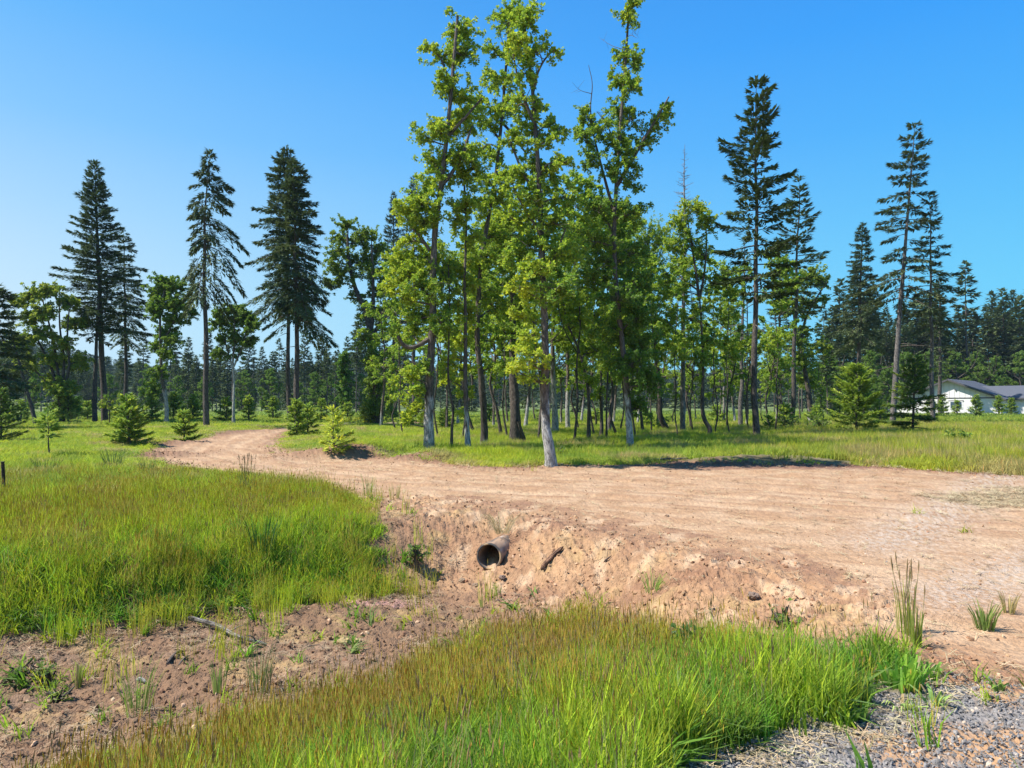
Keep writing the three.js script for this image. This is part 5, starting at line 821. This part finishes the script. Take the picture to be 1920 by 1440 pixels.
// ---------------------------------------------------------------- plants picked out of the grass
function clump(seed, px, py, h, w, col, label, o = {}) {
  const R = rng(seed), B = o.at || groundAt(px, py), m = -B.z / F, g = new Geo(), n = o.n || 46, t = thing(o.name || 'rush_clump', label, o.cat || 'plant', B, o.group || 'clumps standing out of the grass');
  for (let k = 0; k < n; k++) {
    const a = R() * 6.28, r = w * m * .3 * Math.sqrt(R()), H = h * m * (.5 + .6 * R()), ln = (o.lean ?? .25) * H * (.3 + R()) + (o.dx || 0) * H, W = (o.bw || .0028) * (.7 + .6 * R()), f = R() * 3.14, wx = Math.cos(f) * W, wz = Math.sin(f) * W, c = jit(R() < (o.deadP ?? .12) ? [.4, .33, .17] : [col[0] * (o.k ?? 1.6), col[1] * (o.k ?? 1.6), col[2] * (o.k ?? 1.6)], R, .3), x = Math.cos(a) * r, z = Math.sin(a) * r, lx = Math.cos(a) * ln, lz = Math.sin(a) * ln;
    const i = g.v(x - wx, -.03, z - wz, c); g.v(x + wx, -.03, z + wz, c); g.v(x + lx * .35 - wx, H * .55, z + lz * .35 - wz, c); g.v(x + lx * .35 + wx, H * .55, z + lz * .35 + wz, c); g.v(x + lx * .75 - wx * .6, H * (.92), z + lz * .75 - wz * .6, c); g.v(x + lx * .75 + wx * .6, H * .92, z + lz * .75 + wz * .6, c); g.v(x + lx, H * (o.tipY ?? 1), z + lz, c);
    g.i.push(i, i + 1, i + 3, i, i + 3, i + 2, i + 2, i + 3, i + 5, i + 2, i + 5, i + 4, i + 4, i + 5, i + 6);
  }
  mesh('blades', g.build(), M.grass, t, 'stuff');
  if (o.heads) { const hg = new Geo(true); for (let k = 0; k < o.heads; k++) { const a = R() * 6.28, r = w * m * .35 * R(), H = h * m * (.9 + .5 * R()), x = Math.cos(a) * r, z = Math.sin(a) * r, ln = (R() - .5) * .3 * H; tube(hg, [V(x, 0, z), V(x + ln * .4, H * .6, z), V(x + ln, H, z)], () => .0018, 3, () => [.2, .2, .06]); tube(hg, [V(x + ln, H - .01, z), V(x + ln * 1.04, H + .03, z), V(x + ln * 1.1, H + .075, z)], (u) => .006 * (1 - .7 * Math.abs(2 * u - 1)), 5, () => o.hc || [.22, .15, .07]); } mesh('seed_heads', hg.build(), M.twig, t, 'stuff'); }
  return t;
}
const DK = [.045, .115, .02];
[[301, 1040, 52, 40, DK, 'dark green reed clump left in the middle of the left bank'], [490, 1048, 78, 60, DK, 'largest dark reed clump on the left bank edge'], [585, 958, 40, 18, [.03, .1, .03], 'narrow bluish reed tuft near the bank top right of the largest'], [568, 992, 30, 14, [.03, .1, .03], 'small bluish reed tuft below the narrow one'], [60, 1000, 40, 40, [.06, .13, .03], 'reed clump near the stake'], [212, 885, 48, 40, [.05, .10, .03], 'dull rush clump behind the dark earth lump'], [85, 898, 40, 50, [.05, .10, .03], 'rush clump in the far left grass'], [140, 800, 36, 36, [.05, .1, .03], 'rush clump under the yellow-leaved tree'], [275, 900, 40, 36, [.06, .11, .03], 'rush clump at the grass edge by the track']]
  .forEach(([x, y, h, w, c, l], i) => clump(800 + i, x, y, h * 1.0, w, c, l, { bw: .0045, n: 80, lean: .4, k: 1.15, deadP: .03 }));
clump(820, 460, 950, 66, 46, [.10, .13, .04], 'tall brown-headed rushes by the track edge', { heads: 26, hc: [.13, .09, .045], n: 40, lean: .15 });
clump(821, 258, 1338, 88, 70, [.13, .2, .03], 'grass clump fanning out at the lower left of the ditch', { n: 70, bw: .0022, lean: .45 });
clump(822, 487, 1300, 92, 60, [.08, .12, .03], 'sparse tall grass clump rising over the ditch floor', { n: 40, bw: .003, heads: 5 });
clump(823, 410, 1300, 60, 34, [.13, .2, .04], 'slim grass tuft left of the sparse tall clump', { n: 30 });
clump(824, 147, 1288, 44, 22, [.14, .17, .03], 'single grass tuft among low weeds on the ditch floor', { n: 34 });
clump(825, 1222, 1115, 36, 40, [.16, .25, .04], 'pale green tuft bent over at the bank crest', { lean: .9, tipY: .6, n: 50 });
clump(826, 933, 1118, 26, 16, [.12, .22, .02], 'little green tuft on the ditch floor below the culvert', { n: 18 });
clump(827, 1846, 1180, 48, 44, [.12, .17, .03], 'green tuft alone at the drive mouth', { n: 70, dx: .3, bw: .004 });
clump(828, 1892, 1150, 40, 30, [.26, .22, .08], 'dry tan tuft beside the green one at the drive mouth', { n: 50, dx: .2 });
clump(829, 1700, 1190, 95, 60, [.2, .22, .03], 'tall yellowish stems at the right end of the near bank', { n: 46, lean: .12, heads: 12, bw: .003 });
clump(830, 1715, 1215, 66, 40, [.17, .2, .03], 'second stand of yellowish stems lower on the near bank', { n: 50, lean: .15, heads: 6, bw: .003 });
clump(831, 1690, 1290, 64, 90, [.17, .3, .03], 'broad-bladed bright green weed clump on the gravel edge', { n: 60, bw: .011, lean: .5, name: 'weed_plant', tipY: .92 });
clump(832, 1745, 1262, 34, 40, [.16, .27, .05], 'small broad-bladed weed right of the bright clump', { n: 16, bw: .012, lean: .9, name: 'weed_plant', tipY: .8 });
clump(833, 1590, 1322, 34, 26, [.16, .27, .04], 'small green weed on the gravel at the grass edge', { n: 14, bw: .009, lean: .5, name: 'weed_plant' });
clump(834, 1616, 1352, 36, 26, [.16, .27, .04], 'green weed at the bottom of the gravel', { n: 14, bw: .009, lean: .5, name: 'weed_plant' });
clump(835, 1752, 1322, 24, 40, [.2, .29, .08], 'flat pale weed in the middle of the gravel', { n: 18, bw: .01, lean: 1.6, name: 'weed_plant', tipY: .5 });
clump(836, 1690, 1328, 18, 46, [.27, .33, .1], 'flat yellowish weed left of the pale gravel weed', { n: 16, bw: .008, lean: 2, name: 'weed_plant', tipY: .4 });
clump(837, 1872, 1296, 18, 22, [.1, .17, .03], 'low dark weed right on the gravel', { n: 14, bw: .01, lean: 1.3, name: 'weed_plant', tipY: .5 });
clump(838, 905, 1140, 30, 12, [.2, .25, .05], 'thin stems with brown heads below the clods', { n: 8, heads: 3, hc: [.14, .1, .05] });
clump(839, 740, 940, 30, 30, [.3, .28, .09], 'dry yellowish tuft at the top of the bank left of the culvert', { n: 40 });
clump(840, 690, 930, 40, 36, [.2, .25, .06], 'grass tuft at the corner of the left bank', { n: 50 });
// dry wisp on the pipe
clump(841, 945, 1012, 40, 46, [.46, .39, .26], 'bleached dry grass wisp hanging over the culvert', { n: 70, lean: 1.3, tipY: -.25, bw: .003, name: 'dry_grass_wisp', deadP: .9, at: P(940, 1000, 9.75).add(V(0, .03, 0)) });
function weed(seed, px, py, w, h, label, o = {}) { const d = -groundAt(px, py).z; return shrub(seed, px, d, w, h, label, { name: 'weed_plant', cat: 'plant', ls: o.ls || .045, den: o.den || 70, n: o.n || 7, a: o.a || [.14, .23, .03], b: o.b || [.22, .3, .04], group: 'broad-leaved weeds' }); }
weed(901, 780, 1072, 26, 46, 'leafy green weed at the foot of the bank left of the culvert', { n: 10 });
weed(902, 40, 1285, 26, 26, 'low leafy weeds at the left end of the ditch floor', { ls: .03, a: [.17, .23, .07] });
weed(903, 100, 1285, 28, 24, 'second patch of low leafy weeds on the ditch floor', { ls: .03, a: [.16, .22, .06] });
weed(904, 118, 1318, 18, 14, 'lime seedlings on the ditch floor lower left', { ls: .025, a: [.3, .36, .05], n: 5 });
weed(905, 1300, 1250, 18, 60, 'dark broad-leaved weed standing in the near grass', { ls: .06, a: DK, b: [.08, .16, .04] });
weed(906, 1460, 1190, 14, 30, 'small bushy weed in the near grass right side', { ls: .03, a: [.1, .18, .03] });
weed(907, 1800, 845, 34, 34, 'bracken ferns, bright, in tall grass below the house', { ls: .12, den: 24, a: [.22, .33, .04], b: [.35, .42, .06], n: 9 });
weed(908, 1742, 850, 30, 22, 'darker bracken at the foot of the open young fir', { ls: .1, den: 24, a: [.13, .24, .04] });
weed(909, 1045, 862, 18, 30, 'leafy weed growing at the nearest oak foot', { ls: .07, den: 30 });
// vetch flowers
{ const R = rng(61), pm = new THREE.MeshStandardMaterial({ color: new THREE.Color().setRGB(.25, .03, .22), roughness: .8 }), sm = new THREE.MeshStandardMaterial({ color: new THREE.Color().setRGB(.1, .2, .03), roughness: .9 });
  [[953, 1312, 'purple vetch flower in the near grass, centre'], [958, 1303, 'purple vetch flower just right above the centre one'], [675, 1352, 'purple vetch flower low at the left of the near grass'], [735, 1340, 'pink vetch flower left of centre in the near grass'], [1215, 1250, 'vetch flower in the upper right of the near grass'], [1530, 1206, 'vetch flower at the near bank right end']].forEach(([px, py, label]) => {
    const B = groundAt(px, py + 26), t = thing('vetch_flower', label, 'flower', B, 'purple flowers in the near grass'), top = P(px, py, -B.z).sub(B), g = new THREE.TubeGeometry(new THREE.CatmullRomCurve3([V(0, -.02, 0), V(.01, top.y * .5, 0), top]), 6, .0018, 4); mesh('stem', g, sm, t);
    for (let k = 0; k < 5; k++) { const p = new THREE.SphereGeometry(.009, 7, 5); p.scale(.7, 1.3, .6); p.rotateZ((R() - .5)); p.translate(top.x + (R() - .5) * .016, top.y + (k - 2) * .009, top.z + (R() - .5) * .016); mesh('petal', p, pm, t); } }); }

renderer.render(scene, camera);
